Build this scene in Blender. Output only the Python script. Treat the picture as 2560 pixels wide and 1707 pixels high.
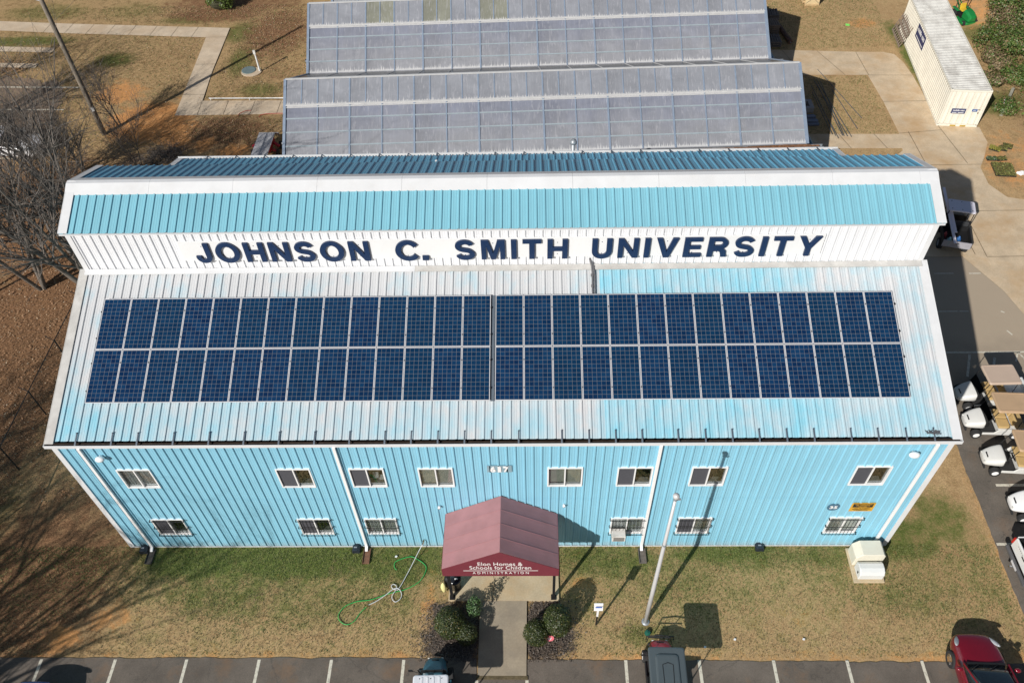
import bpy, math, random
from mathutils import Vector, Matrix, noise as mnoise

# ------------------------------------------------------------------ clear
for _o in list(bpy.data.objects):
    bpy.data.objects.remove(_o, do_unlink=True)
SC = bpy.context.scene
COL = SC.collection
RAD = math.radians

# ------------------------------------------------------------------ camera
cam_d = bpy.data.cameras.new("camera")
cam = bpy.data.objects.new("camera", cam_d)
COL.objects.link(cam)
_p, _y, _r = RAD(48.637), RAD(-2.218), RAD(-2.155)
_f = Vector((math.sin(_y) * math.cos(_p), math.cos(_y) * math.cos(_p), -math.sin(_p)))
_rt = Vector((math.cos(_y), -math.sin(_y), 0))
_up = _rt.cross(_f)
_r2 = _rt * math.cos(_r) + _up * math.sin(_r)
_u2 = -_rt * math.sin(_r) + _up * math.cos(_r)
_m = Matrix((_r2, _u2, -_f)).transposed().to_4x4()
_m.translation = Vector((16.606, -15.590, 30.298))
cam.matrix_world = _m
cam_d.sensor_width = 36.0
cam_d.lens = 28.503
cam_d.clip_end = 3000
SC.camera = cam

# ------------------------------------------------------------------ light
SUN_DIR = Vector((-0.506, -0.671, 0.541)).normalized()
sun_d = bpy.data.lights.new("sun", 'SUN')
sun_d.energy = 5.0
sun_d.angle = RAD(0.53)
sun_d.color = (1.0, 0.962, 0.90)
sun = bpy.data.objects.new("sun", sun_d)
COL.objects.link(sun)
sun.rotation_euler = SUN_DIR.to_track_quat('Z', 'Y').to_euler()
sun.location = (0, -30, 40)
W = bpy.data.worlds.new("World")
SC.world = W
W.use_nodes = True
_nt = W.node_tree
_nt.nodes.clear()
_sky = _nt.nodes.new("ShaderNodeTexSky")
_sky.sky_type = 'NISHITA'
_sky.sun_disc = False
_sky.sun_elevation = RAD(32.76)
_sky.sun_rotation = RAD(217.0)
_bg = _nt.nodes.new("ShaderNodeBackground")
_bg.inputs[1].default_value = 0.05
_ow = _nt.nodes.new("ShaderNodeOutputWorld")
_nt.links.new(_sky.outputs[0], _bg.inputs[0])
_nt.links.new(_bg.outputs[0], _ow.inputs[0])
SC.view_settings.view_transform = 'Standard'
SC.view_settings.look = 'None'
SC.view_settings.exposure = 0.03
SC.view_settings.gamma = 1.0
SC.view_settings.use_curve_mapping = False
SC.cycles.max_bounces = 6
SC.cycles.transparent_max_bounces = 12


# ------------------------------------------------------------------ node helpers
class NG:
    def __init__(self, name):
        self.m = bpy.data.materials.new(name)
        self.m.use_nodes = True
        self.t = self.m.node_tree
        self.b = self.t.nodes["Principled BSDF"]

    def n(self, typ, **kw):
        nd = self.t.nodes.new("ShaderNode" + typ)
        for k, v in kw.items():
            setattr(nd, k, v)
        return nd

    def l(self, a, b):
        self.t.links.new(a, b)

    def val(self, sock, v):
        if isinstance(v, bpy.types.NodeSocket):
            self.l(v, sock)
        else:
            if sock.type == 'RGBA' and len(v) == 3:
                v = (*v, 1)
            sock.default_value = v

    def pos(self):
        return self.n("NewGeometry").outputs["Position"]

    def obj(self):
        return self.n("TexCoord").outputs["Object"]

    def island(self):
        return self.n("NewGeometry").outputs["Random Per Island"]

    def objrand(self):
        return self.n("ObjectInfo").outputs["Random"]

    def vscale(self, v, s):
        mp = self.n("Mapping")
        mp.inputs["Scale"].default_value = s
        self.l(v, mp.inputs["Vector"])
        return mp.outputs[0]

    def noise(self, vec, scale, detail=3, rough=0.55, dist=0.0):
        nd = self.n("TexNoise")
        nd.inputs["Scale"].default_value = scale
        nd.inputs["Detail"].default_value = detail
        nd.inputs["Roughness"].default_value = rough
        nd.inputs["Distortion"].default_value = dist
        self.l(vec, nd.inputs["Vector"])
        return nd.outputs["Fac"]

    def white(self, vec):
        nd = self.n("TexWhiteNoise")
        nd.noise_dimensions = '3D'
        self.l(vec, nd.inputs["Vector"])
        return nd.outputs["Value"]

    def voro(self, vec, scale, feature='F1'):
        nd = self.n("TexVoronoi", feature=feature)
        nd.inputs["Scale"].default_value = scale
        self.l(vec, nd.inputs["Vector"])
        return nd

    def math(self, op, a, b=0.0, c=None, clamp=False):
        nd = self.n("Math", operation=op, use_clamp=clamp)
        self.val(nd.inputs[0], a)
        self.val(nd.inputs[1], b)
        if c is not None:
            self.val(nd.inputs[2], c)
        return nd.outputs[0]

    def mix(self, f, a, b, mode='MIX'):
        nd = self.n("Mix", data_type='RGBA', blend_type=mode)
        self.val(nd.inputs["Factor"], f)
        self.val(nd.inputs[6], a)
        self.val(nd.inputs[7], b)
        return nd.outputs[2]

    def mapr(self, v, a, b, c=0.0, d=1.0, smooth=False):
        nd = self.n("MapRange", interpolation_type='SMOOTHSTEP' if smooth else 'LINEAR')
        self.val(nd.inputs[0], v)
        for i, q in enumerate((a, b, c, d)):
            self.val(nd.inputs[i + 1], q)
        return nd.outputs[0]

    def xyz(self, v):
        nd = self.n("SeparateXYZ")
        self.l(v, nd.inputs[0])
        return nd.outputs

    def comb(self, x, y, z):
        nd = self.n("CombineXYZ")
        for i, q in enumerate((x, y, z)):
            self.val(nd.inputs[i], q)
        return nd.outputs[0]

    def attr(self, name):
        nd = self.n("Attribute", attribute_name=name)
        return nd.outputs

    def col(self, c):
        self.val(self.b.inputs["Base Color"], c)

    def rough(self, r):
        self.val(self.b.inputs["Roughness"], r)

    def bump(self, h, strength=0.3, dist=0.02):
        nd = self.n("Bump")
        nd.inputs["Strength"].default_value = strength
        nd.inputs["Distance"].default_value = dist
        self.l(h, nd.inputs["Height"])
        self.l(nd.outputs[0], self.b.inputs["Normal"])

    def bright(self, colr, f):
        """multiply colour by scalar socket f"""
        nd = self.n("VectorMath", operation='SCALE')
        self.val(nd.inputs[0], colr if isinstance(colr, bpy.types.NodeSocket) else colr[:3])
        self.val(nd.inputs["Scale"], f)
        return nd.outputs[0]


def M(name, base, rough=0.55, metal=0.0, var=0.12, scale=4.0, bump=0.0, bscale=40.0, coat=0.0, island=0.0, spec=None, dirt=None, dirt_amt=0.3):
    g = NG(name)
    p = g.obj()
    f = g.mapr(g.noise(p, scale, 4), 0.25, 0.75, 1 - var, 1 + var)
    c = g.bright(base, f)
    if island:
        c = g.bright(c, g.mapr(g.island(), 0, 1, 1 - island, 1 + island))
    if dirt is not None:
        c = g.mix(g.mapr(g.noise(p, scale * 0.6, 5, 0.65), 0.5, 0.75, 0, dirt_amt), c, dirt)
    g.col(c)
    g.rough(g.mapr(g.noise(p, scale * 2.3, 2), 0.2, 0.8, max(0.02, rough - 0.06), min(1, rough + 0.08)))
    g.b.inputs["Metallic"].default_value = metal
    if spec is not None:
        g.b.inputs["Specular IOR Level"].default_value = spec
    if coat:
        g.b.inputs["Coat Weight"].default_value = coat
        g.b.inputs["Coat Roughness"].default_value = 0.05
    if bump:
        g.bump(g.noise(p, bscale, 3), bump, 0.02)
    return g.m


# ------------------------------------------------------------------ mesh helpers
ORG = {}


class MB:
    def __init__(self):
        self.v = []
        self.f = []
        self.mi = []
        self.cur = 0
        self.X = None

    def pt(self, p):
        p = Vector(p)
        if self.X is not None:
            p = self.X @ p
        self.v.append(p)
        return len(self.v) - 1

    def face(self, ids):
        self.f.append(tuple(ids))
        self.mi.append(self.cur)

    def poly(self, pts):
        self.face([self.pt(p) for p in pts])

    def box(self, x0, x1, y0, y1, z0, z1):
        a = [self.pt(p) for p in ((x0, y0, z0), (x1, y0, z0), (x1, y1, z0), (x0, y1, z0), (x0, y0, z1), (x1, y0, z1), (x1, y1, z1), (x0, y1, z1))]
        for q in ((3, 2, 1, 0), (4, 5, 6, 7), (0, 1, 5, 4), (1, 2, 6, 5), (2, 3, 7, 6), (3, 0, 4, 7)):
            self.face([a[i] for i in q])
        return self

    def cbox(self, c, s, rz=0.0, rx=0.0, ry=0.0):
        old = self.X
        L = Matrix.Translation(Vector(c)) @ Matrix.Rotation(rz, 4, 'Z') @ Matrix.Rotation(ry, 4, 'Y') @ Matrix.Rotation(rx, 4, 'X')
        self.X = L if old is None else old @ L
        self.box(-s[0] / 2, s[0] / 2, -s[1] / 2, s[1] / 2, -s[2] / 2, s[2] / 2)
        self.X = old
        return self

    def bar(self, a, b, w, h, up=(0, 0, 1)):
        """box beam from a to b, width w (sideways) height h (along up)"""
        a, b = Vector(a), Vector(b)
        d = (b - a).normalized()
        s = d.cross(Vector(up))
        if s.length < 1e-4:
            s = Vector((1, 0, 0))
        s.normalize()
        u = s.cross(d).normalized()
        ids = []
        for p in (a, b):
            for i, j in ((-1, -1), (1, -1), (1, 1), (-1, 1)):
                ids.append(self.pt(p + s * (w / 2 * i) + u * (h / 2 * j)))
        for q in ((0, 1, 2, 3), (7, 6, 5, 4), (0, 4, 5, 1), (1, 5, 6, 2), (2, 6, 7, 3), (3, 7, 4, 0)):
            self.face([ids[i] for i in q])
        return self

    def prism(self, poly, z0, z1):
        n = len(poly)
        lo = [self.pt((p[0], p[1], z0)) for p in poly]
        hi = [self.pt((p[0], p[1], z1)) for p in poly]
        self.face(hi)
        self.face(lo[::-1])
        for i in range(n):
            j = (i + 1) % n
            self.face((lo[i], lo[j], hi[j], hi[i]))
        return self

    def prism_x(self, poly, x0, x1):
        """polygon in (y,z) extruded along x"""
        n = len(poly)
        lo = [self.pt((x0, p[0], p[1])) for p in poly]
        hi = [self.pt((x1, p[0], p[1])) for p in poly]
        self.face(hi)
        self.face(lo[::-1])
        for i in range(n):
            j = (i + 1) % n
            self.face((lo[i], lo[j], hi[j], hi[i]))
        return self

    def prism_y(self, poly, y0, y1):
        """polygon in (x,z) extruded along y"""
        n = len(poly)
        lo = [self.pt((p[0], y0, p[1])) for p in poly]
        hi = [self.pt((p[0], y1, p[1])) for p in poly]
        self.face(hi[::-1])
        self.face(lo)
        for i in range(n):
            j = (i + 1) % n
            self.face((lo[j], lo[i], hi[i], hi[j]))
        return self

    def tube(self, pts, r, n=6, cap=True, closed=False):
        pts = [Vector(p) for p in pts]
        if not isinstance(r, (list, tuple)):
            r = [r] * len(pts)
        rings = []
        ref = Vector((0.123, 0.377, 0.917)).normalized()
        N = len(pts)
        for i, p in enumerate(pts):
            if closed:
                d = pts[(i + 1) % N] - pts[i - 1]
            else:
                d = pts[min(i + 1, N - 1)] - pts[max(i - 1, 0)]
            if d.length < 1e-9:
                d = Vector((0, 0, 1))
            d.normalize()
            s = d.cross(ref)
            if s.length < 0.05:
                s = d.cross(Vector((1, 0, 0)))
            s.normalize()
            u = s.cross(d)
            rings.append([self.pt(p + (s * math.cos(2 * math.pi * k / n) + u * math.sin(2 * math.pi * k / n)) * r[i]) for k in range(n)])
        M_ = N if closed else N - 1
        for i in range(M_):
            a, b = rings[i], rings[(i + 1) % N]
            for k in range(n):
                k2 = (k + 1) % n
                self.face((a[k2], a[k], b[k], b[k2]))
        if cap and not closed:
            self.face(rings[0])
            self.face(rings[-1][::-1])
        return self

    def lathe(self, prof, c=(0, 0, 0), n=20, axis='Z'):
        """prof list of (r,z)"""
        rings = []
        for r, z in prof:
            ring = []
            for k in range(n):
                a = 2 * math.pi * k / n
                x, y = r * math.cos(a), r * math.sin(a)
                if axis == 'Z':
                    p = (c[0] + x, c[1] + y, c[2] + z)
                elif axis == 'Y':
                    p = (c[0] + x, c[1] + z, c[2] + y)
                else:
                    p = (c[0] + z, c[1] + x, c[2] + y)
                ring.append(self.pt(p))
            rings.append(ring)
        for a, b in zip(rings, rings[1:]):
            for k in range(n):
                k2 = (k + 1) % n
                self.face((a[k], a[k2], b[k2], b[k]))
        if prof[0][0] > 1e-4:
            self.face(rings[0][::-1])
        if prof[-1][0] > 1e-4:
            self.face(rings[-1])
        return self

    def loft(self, secs, cap=True):
        """secs: list of closed rings (same count)"""
        R_ = [[self.pt(p) for p in s] for s in secs]
        n = len(R_[0])
        for a, b in zip(R_, R_[1:]):
            for k in range(n):
                k2 = (k + 1) % n
                self.face((a[k], a[k2], b[k2], b[k]))
        if cap:
            self.face(R_[0][::-1])
            self.face(R_[-1])
        return self

    def blob(self, c, r, n=10, m=7, jit=0.0, rng=None):
        prof = []
        rings = []
        for i in range(m + 1):
            th = math.pi * i / m
            ring = []
            for k in range(n):
                a = 2 * math.pi * k / n
                q = 1 + (rng.uniform(-jit, jit) if rng else 0)
                ring.append(self.pt((c[0] + r[0] * math.sin(th) * math.cos(a) * q, c[1] + r[1] * math.sin(th) * math.sin(a) * q, c[2] + r[2] * math.cos(th) * q)))
            rings.append(ring)
        for a, b in zip(rings, rings[1:]):
            for k in range(n):
                k2 = (k + 1) % n
                self.face((a[k], b[k], b[k2], a[k2]))
        return self

    def build(self, name, mats, parent=None, smooth=False, bevel=0.0, subsurf=0, world=True):
        me = bpy.data.meshes.new(name)
        off = Vector((0, 0, 0))
        if parent is not None:
            off = ORG.get(parent.name, Vector((0, 0, 0)))
        me.from_pydata([tuple(v - off) for v in self.v], [], self.f)
        if not isinstance(mats, (list, tuple)):
            mats = [mats]
        for m in mats:
            me.materials.append(m)
        me.polygons.foreach_set("material_index", self.mi)
        if smooth:
            me.polygons.foreach_set("use_smooth", [True] * len(me.polygons))
        me.update()
        o = bpy.data.objects.new(name, me)
        COL.objects.link(o)
        if parent is not None:
            o.parent = parent
            ORG[o.name] = off
        if bevel:
            md = o.modifiers.new("bevel", 'BEVEL')
            md.width = bevel
            md.segments = 2
            md.limit_method = 'ANGLE'
            md.angle_limit = RAD(40)
        if subsurf:
            md = o.modifiers.new("sub", 'SUBSURF')
            md.levels = subsurf
            md.render_levels = subsurf
        return o


def tag(o, label=None, cat=None, group=None, kind=None):
    if label:
        o["label"] = label
    if cat:
        o["category"] = cat
    if group:
        o["group"] = group
    if kind:
        o["kind"] = kind
    return o


def thing(name, label, cat, loc=(0, 0, 0), rz=0.0, group=None, local=False):
    """Empty at the base of a thing. local=True: parts are built in local coordinates"""
    o = bpy.data.objects.new(name, None)
    o.empty_display_size = 0.3
    COL.objects.link(o)
    o.location = loc
    o.rotation_euler = (0, 0, rz)
    tag(o, label, cat, group)
    ORG[o.name] = Vector((0, 0, 0)) if local else Vector(loc)
    return o


def copy_tree(o, parent=None):
    c = o.copy()
    COL.objects.link(c)
    c.parent = parent
    for ch in list(o.children):
        copy_tree(ch, c)
    return c


def text_mesh(name, s, mat, parent, origin, xdir, up, height, width=None, bold=0.0, depth=0.01, align='CENTER', stretch=1.0):
    """flat lettering as mesh; origin = centre (or left) of baseline"""
    cu = bpy.data.curves.new("t", 'FONT')
    cu.body = s
    cu.size = 1.0
    cu.offset = bold
    cu.extrude = 0.5
    cu.resolution_u = 4
    ob = bpy.data.objects.new("t", cu)
    COL.objects.link(ob)
    dg = bpy.context.evaluated_depsgraph_get()
    dg.update()
    me = bpy.data.meshes.new_from_object(ob.evaluated_get(dg))
    bpy.data.objects.remove(ob, do_unlink=True)
    xs = [v.co.x for v in me.vertices]
    ys = [v.co.y for v in me.vertices]
    x0, x1, y0, y1 = min(xs), max(xs), min(ys), max(ys)
    sy = height / (y1 - y0)
    sx = (width / (x1 - x0)) if width else sy * stretch
    X, U = Vector(xdir).normalized(), Vector(up).normalized()
    N = X.cross(U)
    off = ORG.get(parent.name, Vector()) if parent else Vector()
    for v in me.vertices:
        a = (v.co.x - x0) * sx
        if align == 'CENTER':
            a -= (x1 - x0) * sx / 2
        b = (v.co.y - y0) * sy
        v.co = Vector(origin) + X * a + U * b + N * (v.co.z * depth + depth * 0.5) - off
    me.materials.clear()
    me.materials.append(mat)
    me.update()
    me.name = name
    o = bpy.data.objects.new(name, me)
    COL.objects.link(o)
    if parent:
        o.parent = parent
        ORG[o.name] = off
    return o


def ribsheet(mb, O, U, V, N, lu, lv, pitch=0.3048, start=0.15, h=0.042, wb=0.095, wt=0.045, holes=(), minor=True, mh=0.005):
    """metal sheet with trapezoid ribs running along V, spaced along U, standing up along N"""
    O, U, V, N = Vector(O), Vector(U).normalized(), Vector(V).normalized(), Vector(N).normalized()
    prof = [(0.0, 0.0)]
    u = start
    while u < lu - wb:
        prof += [(u - wb / 2, 0), (u - wt / 2, h), (u + wt / 2, h), (u + wb / 2, 0)]
        if minor:
            for q in (0.345, 0.655):
                c = u + pitch * q
                if c < lu - 0.06:
                    prof += [(c - 0.02, 0), (c - 0.008, mh), (c + 0.008, mh), (c + 0.02, 0)]
        u += pitch
    prof.append((lu, 0.0))
    prof = sorted(p for p in prof if 0 <= p[0] <= lu)

    def hgt(x):
        for a, b in zip(prof, prof[1:]):
            if a[0] <= x <= b[0]:
                if b[0] - a[0] < 1e-6:
                    return a[1]
                t = (x - a[0]) / (b[0] - a[0])
                return a[1] * (1 - t) + b[1] * t
        return 0.0
    us = [p[0] for p in prof]
    for hl in holes:
        us += [hl[0], hl[1]]
    us = sorted(set(round(x, 5) for x in us))
    hs = [hgt(x) for x in us]
    for i in range(len(us) - 1):
        a, b = us[i], us[i + 1]
        if b - a < 1e-5:
            continue
        mid = (a + b) / 2
        segs = [(0.0, lv)]
        for hl in holes:
            if hl[0] < mid < hl[1]:
                ns = []
                for s0, s1 in segs:
                    if hl[3] <= s0 or hl[2] >= s1:
                        ns.append((s0, s1))
                    else:
                        if hl[2] > s0:
                            ns.append((s0, hl[2]))
                        if hl[3] < s1:
                            ns.append((hl[3], s1))
                segs = ns
        for s0, s1 in segs:
            mb.poly([O + U * a + V * s0 + N * hs[i], O + U * b + V * s0 + N * hs[i + 1], O + U * b + V * s1 + N * hs[i + 1], O + U * a + V * s1 + N * hs[i]])
    return mb


rng = random.Random(7)

# ================================================================== MATERIALS
def mat_metal(name, base, lap=None, var=0.05, rough=0.42, fade=None, streak=(6, 0.35, 0.35)):
    g = NG(name)
    p = g.pos()
    s1 = g.noise(g.vscale(p, (streak[0], streak[1], streak[2])), 1.0, 4)
    s2 = g.noise(p, 0.45, 3)
    c = g.bright(base, g.mapr(s1, 0.25, 0.75, 1 - var, 1 + var))
    c = g.bright(c, g.mapr(s2, 0.3, 0.7, 0.96, 1.04))
    if lap is not None:
        z = g.xyz(p)[2]
        d = g.math('ABSOLUTE', g.math('SUBTRACT', z, lap))
        k = g.mapr(g.math('ADD', d, g.math('MULTIPLY', g.noise(g.vscale(p, (3, 1, 1)), 1.0, 3), 0.16)), 0.05, 0.22, 0.20, 0.0)
        c = g.mix(k, c, (base[0] * 0.6, base[1] * 0.75, base[2] * 0.85))
    if lap is not None:
        z0 = g.math('SUBTRACT', z, g.math('MULTIPLY', g.noise(g.vscale(p, (4, 1, 1)), 1.0, 4, .7), .5))
        c = g.mix(g.mapr(z0, -.22, .16, .38, 0), c, (0.40, 0.36, 0.30))
        d2 = g.math('ABSOLUTE', g.math('SUBTRACT', z, 7.02))
        c = g.mix(g.mapr(d2, .008, .02, .3, 0), c, (base[0] * .5, base[1] * .6, base[2] * .7))
    if fade is not None:
        c = g.mix(fade(g, p), c, (0.57, 0.555, 0.56))
    g.col(c)
    g.rough(rough)
    return g.m


WALLBLUE = mat_metal("wall_blue_metal", (0.240, 0.515, 0.660), lap=3.72)
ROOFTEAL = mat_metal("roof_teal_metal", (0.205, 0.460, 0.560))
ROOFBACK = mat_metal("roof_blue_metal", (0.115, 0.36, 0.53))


def _fade(g, p):
    x, y, z = g.xyz(p)
    # zone weights along the roof: chalky to the left of 19.05, bluer between 19.05 and 26, chalky again
    right = g.mapr(x, 19.04, 19.06)
    far = g.mapr(x, 24.5, 28.5, 0, 1, True)
    up = g.mapr(y, 0.6, 3.6)                      # 0 at eave, 1 higher up
    leftw = g.math('ADD', 0.40, g.math('MULTIPLY', up, 0.46))
    lowleft = g.mapr(x, 0.5, 9.0, -0.20, 0.08)
    leftw = g.math('ADD', leftw, g.math('MULTIPLY', lowleft, g.math('SUBTRACT', 1.1, up)))
    rightw = g.math('ADD', 0.06, g.math('MULTIPLY', far, g.math('ADD', 0.24, g.math('MULTIPLY', up, 0.36))))
    w = g.math('ADD', g.math('MULTIPLY', leftw, g.math('SUBTRACT', 1.0, right)), g.math('MULTIPLY', rightw, right))
    n1 = g.noise(g.vscale(p, (1.4, 0.8, 0.8)), 1.0, 4, 0.6)
    n2 = g.noise(g.vscale(p, (7.0, 0.5, 0.5)), 1.0, 3, 0.6)
    w = g.math('ADD', w, g.math('MULTIPLY', g.math('SUBTRACT', n1, 0.49), 1.9))
    w = g.math('ADD', w, g.math('MULTIPLY', g.math('SUBTRACT', n2, 0.5), 0.4))
    return g.math('MULTIPLY', g.mapr(w, -0.15, 0.85, 0, 1), 0.92)


ROOFFADE = mat_metal("roof_faded_metal", (0.235, 0.52, 0.64), fade=_fade, rough=0.5)
WHITEMETAL = mat_metal("white_metal", (0.715, 0.725, 0.75), var=0.03, rough=0.4)
WHITETRIM = M("white_trim", (0.66, 0.67, 0.685), 0.4, var=0.05, scale=1.5, dirt=(0.42, 0.36, 0.28), dirt_amt=0.16)
OLDTRIM = M("weathered_trim", (0.50, 0.49, 0.47), 0.6, var=0.14, scale=2.5, dirt=(0.3, 0.27, 0.24), dirt_amt=0.4)
STRAPM = M("dark_strap_steel", (0.115, 0.14, 0.175), 0.5, metal=0.2, var=0.15)
GALV = M("galvanised_steel", (0.34, 0.37, 0.40), 0.42, metal=0.4, var=0.12, scale=6)
DARKGUT = M("gutter_leaf_fill", (0.045, 0.03, 0.022), 0.9, var=0.5, scale=9)
NAVY = M("navy_sign_face", (0.009, 0.028, 0.082), 0.35, var=0.08)
BLACKM = M("black_paint", (0.012, 0.012, 0.013), 0.5, var=0.2)
DARKRUB = M("dark_rubber", (0.02, 0.02, 0.021), 0.85, var=0.2)
WHITEPAINT = M("white_paint", (0.80, 0.80, 0.80), 0.35, var=0.03)
SCREENM = M("insect_screen", (0.065, 0.066, 0.078), 0.8, var=0.12, scale=14)
BLIND = M("window_blind", (0.74, 0.72, 0.62), 0.8, var=0.06, scale=3)
BLINDW = M("pale_blind", (0.72, 0.725, 0.72), 0.8, var=0.08, scale=3)
ROOMDARK = M("dark_room", (0.03, 0.028, 0.027), 0.9, var=0.4, scale=3)
MAROON = M("maroon_fabric", (0.155, 0.022, 0.035), 0.75, var=0.06, scale=3)


def mat_canopy():
    g = NG("faded_maroon_fabric")
    p = g.obj()
    c = g.bright((0.35, 0.172, 0.180), g.mapr(g.noise(p, 1.6, 4), 0.3, 0.7, 0.9, 1.1))
    c = g.mix(g.mapr(g.noise(p, 0.8, 3), 0.45, 0.7, 0, 0.3), c, (0.315, 0.135, 0.155))
    g.col(c)
    g.rough(0.8)
    g.bump(g.noise(p, 60, 2), 0.1, 0.01)
    return g.m


CANOPY = mat_canopy()


def mat_glass(name, tint=(0.90, 0.93, 0.93), refl=0.6):
    g = NG(name)
    t = g.n("BsdfTransparent")
    t.inputs[0].default_value = (*tint, 1)
    gl = g.n("BsdfGlossy")
    gl.inputs["Roughness"].default_value = 0.02
    fr = g.n("Fresnel")
    fr.inputs[0].default_value = 1.5
    mx = g.n("MixShader")
    k = g.math('ADD', g.math('MULTIPLY', fr.outputs[0], refl), 0.02)
    g.l(k, mx.inputs[0])
    g.l(t.outputs[0], mx.inputs[1])
    g.l(gl.outputs[0], mx.inputs[2])
    out = [n for n in g.t.nodes if n.type == 'OUTPUT_MATERIAL'][0]
    g.l(mx.outputs[0], out.inputs[0])
    return g.m


PANE = mat_glass("window_glass")
CARTGLASS = mat_glass("cart_windscreen_glass", (0.42, 0.47, 0.48), 1.0)
CARGLASS = M("car_glass", (0.012, 0.02, 0.026), 0.05, var=0.2, spec=0.8)
CHROME = M("chrome", (0.6, 0.6, 0.6), 0.18, metal=1.0, var=0.1)


def mat_concrete(name, base, stain, amt=0.5, sc=0.5):
    g = NG(name)
    p = g.pos()
    c = g.bright(base, g.mapr(g.noise(p, 14, 5, 0.7), 0.25, 0.75, 0.86, 1.14))
    c = g.bright(c, g.mapr(g.noise(p, 1.3, 4), 0.3, 0.7, 0.88, 1.12))
    c = g.mix(g.mapr(g.noise(p, sc, 5, 0.62), 0.46, 0.72, 0, amt), c, stain)
    sp = g.voro(p, 2.2).outputs["Distance"]
    c = g.mix(g.mapr(sp, 0.035, 0.05, 0.45, 0), c, (0.08, 0.06, 0.045))
    g.col(c)
    g.rough(0.9)
    g.bump(g.noise(p, 35, 4), 0.25, 0.01)
    return g.m


CONC = mat_concrete("pale_concrete", (0.565, 0.445, 0.305), (0.48, 0.31, 0.155), 0.85)
CONCWALK = mat_concrete("walk_concrete", (0.335, 0.28, 0.205), (0.22, 0.19, 0.155), 0.6, 1.1)
CONCSLAB = mat_concrete("porch_concrete", (0.50, 0.41, 0.275), (0.48, 0.31, 0.14), 0.6, 0.8)
SIDEW = mat_concrete("sidewalk_concrete", (0.56, 0.455, 0.335), (0.48, 0.34, 0.21), 0.6, 0.4)
JOINT = M("joint", (0.215, 0.16, 0.105), 0.95, var=0.3)


def mat_asphalt(name, base, clay=0.25, dust=False):
    g = NG(name)
    p = g.pos()
    c = g.bright(base, g.mapr(g.noise(p, 26, 4, 0.75), 0.25, 0.75, 0.72, 1.28))
    c = g.bright(c, g.mapr(g.noise(p, 0.9, 4), 0.3, 0.7, 0.78, 1.22))
    c = g.mix(g.mapr(g.noise(p, 0.75, 5, 0.68), 0.54, 0.74, 0, clay), c, (0.22, 0.125, 0.065))
    c = g.mix(g.mapr(g.noise(g.comb(*[g.xyz(p)[i] for i in (1, 0, 2)]), 1.9, 5, 0.7), 0.6, 0.7, 0, 0.55), c, (0.035, 0.033, 0.032))
    cr = g.voro(g.bright(p, 1.0), 0.33, 'DISTANCE_TO_EDGE').outputs["Distance"]
    cr = g.math('ADD', cr, g.math('MULTIPLY', g.math('SUBTRACT', g.noise(p, 3, 4), 0.5), 0.10))
    c = g.mix(g.mapr(g.math('ABSOLUTE', cr), 0.002, 0.007, 0.28, 0), c, (0.03, 0.028, 0.026))
    if dust:
        c = g.mix(g.math('MULTIPLY', g.mapr(g.math('ADD', g.xyz(p)[1], g.math('MULTIPLY', g.noise(p, .5, 4), 4.0)), 8.0, 13.0), .85), c, (0.44, 0.355, 0.26))
    g.col(c)
    g.rough(0.92)
    g.bump(g.noise(p, 60, 3), 0.4, 0.01)
    return g.m


ASPH = mat_asphalt("parking_asphalt", (0.128, 0.106, 0.087), 0.6)
ASPHD = mat_asphalt("side_asphalt", (0.140, 0.120, 0.100), 0.35, True)


def mat_line():
    g = NG("worn_line_paint")
    p = g.pos()
    c = g.mix(g.mapr(g.noise(p, 9, 5, 0.7), 0.5, 0.7, 0.0, 0.8), (0.62, 0.58, 0.48), (0.2, 0.17, 0.14))
    g.col(c)
    g.rough(0.85)
    return g.m


LINE = mat_line()


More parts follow.
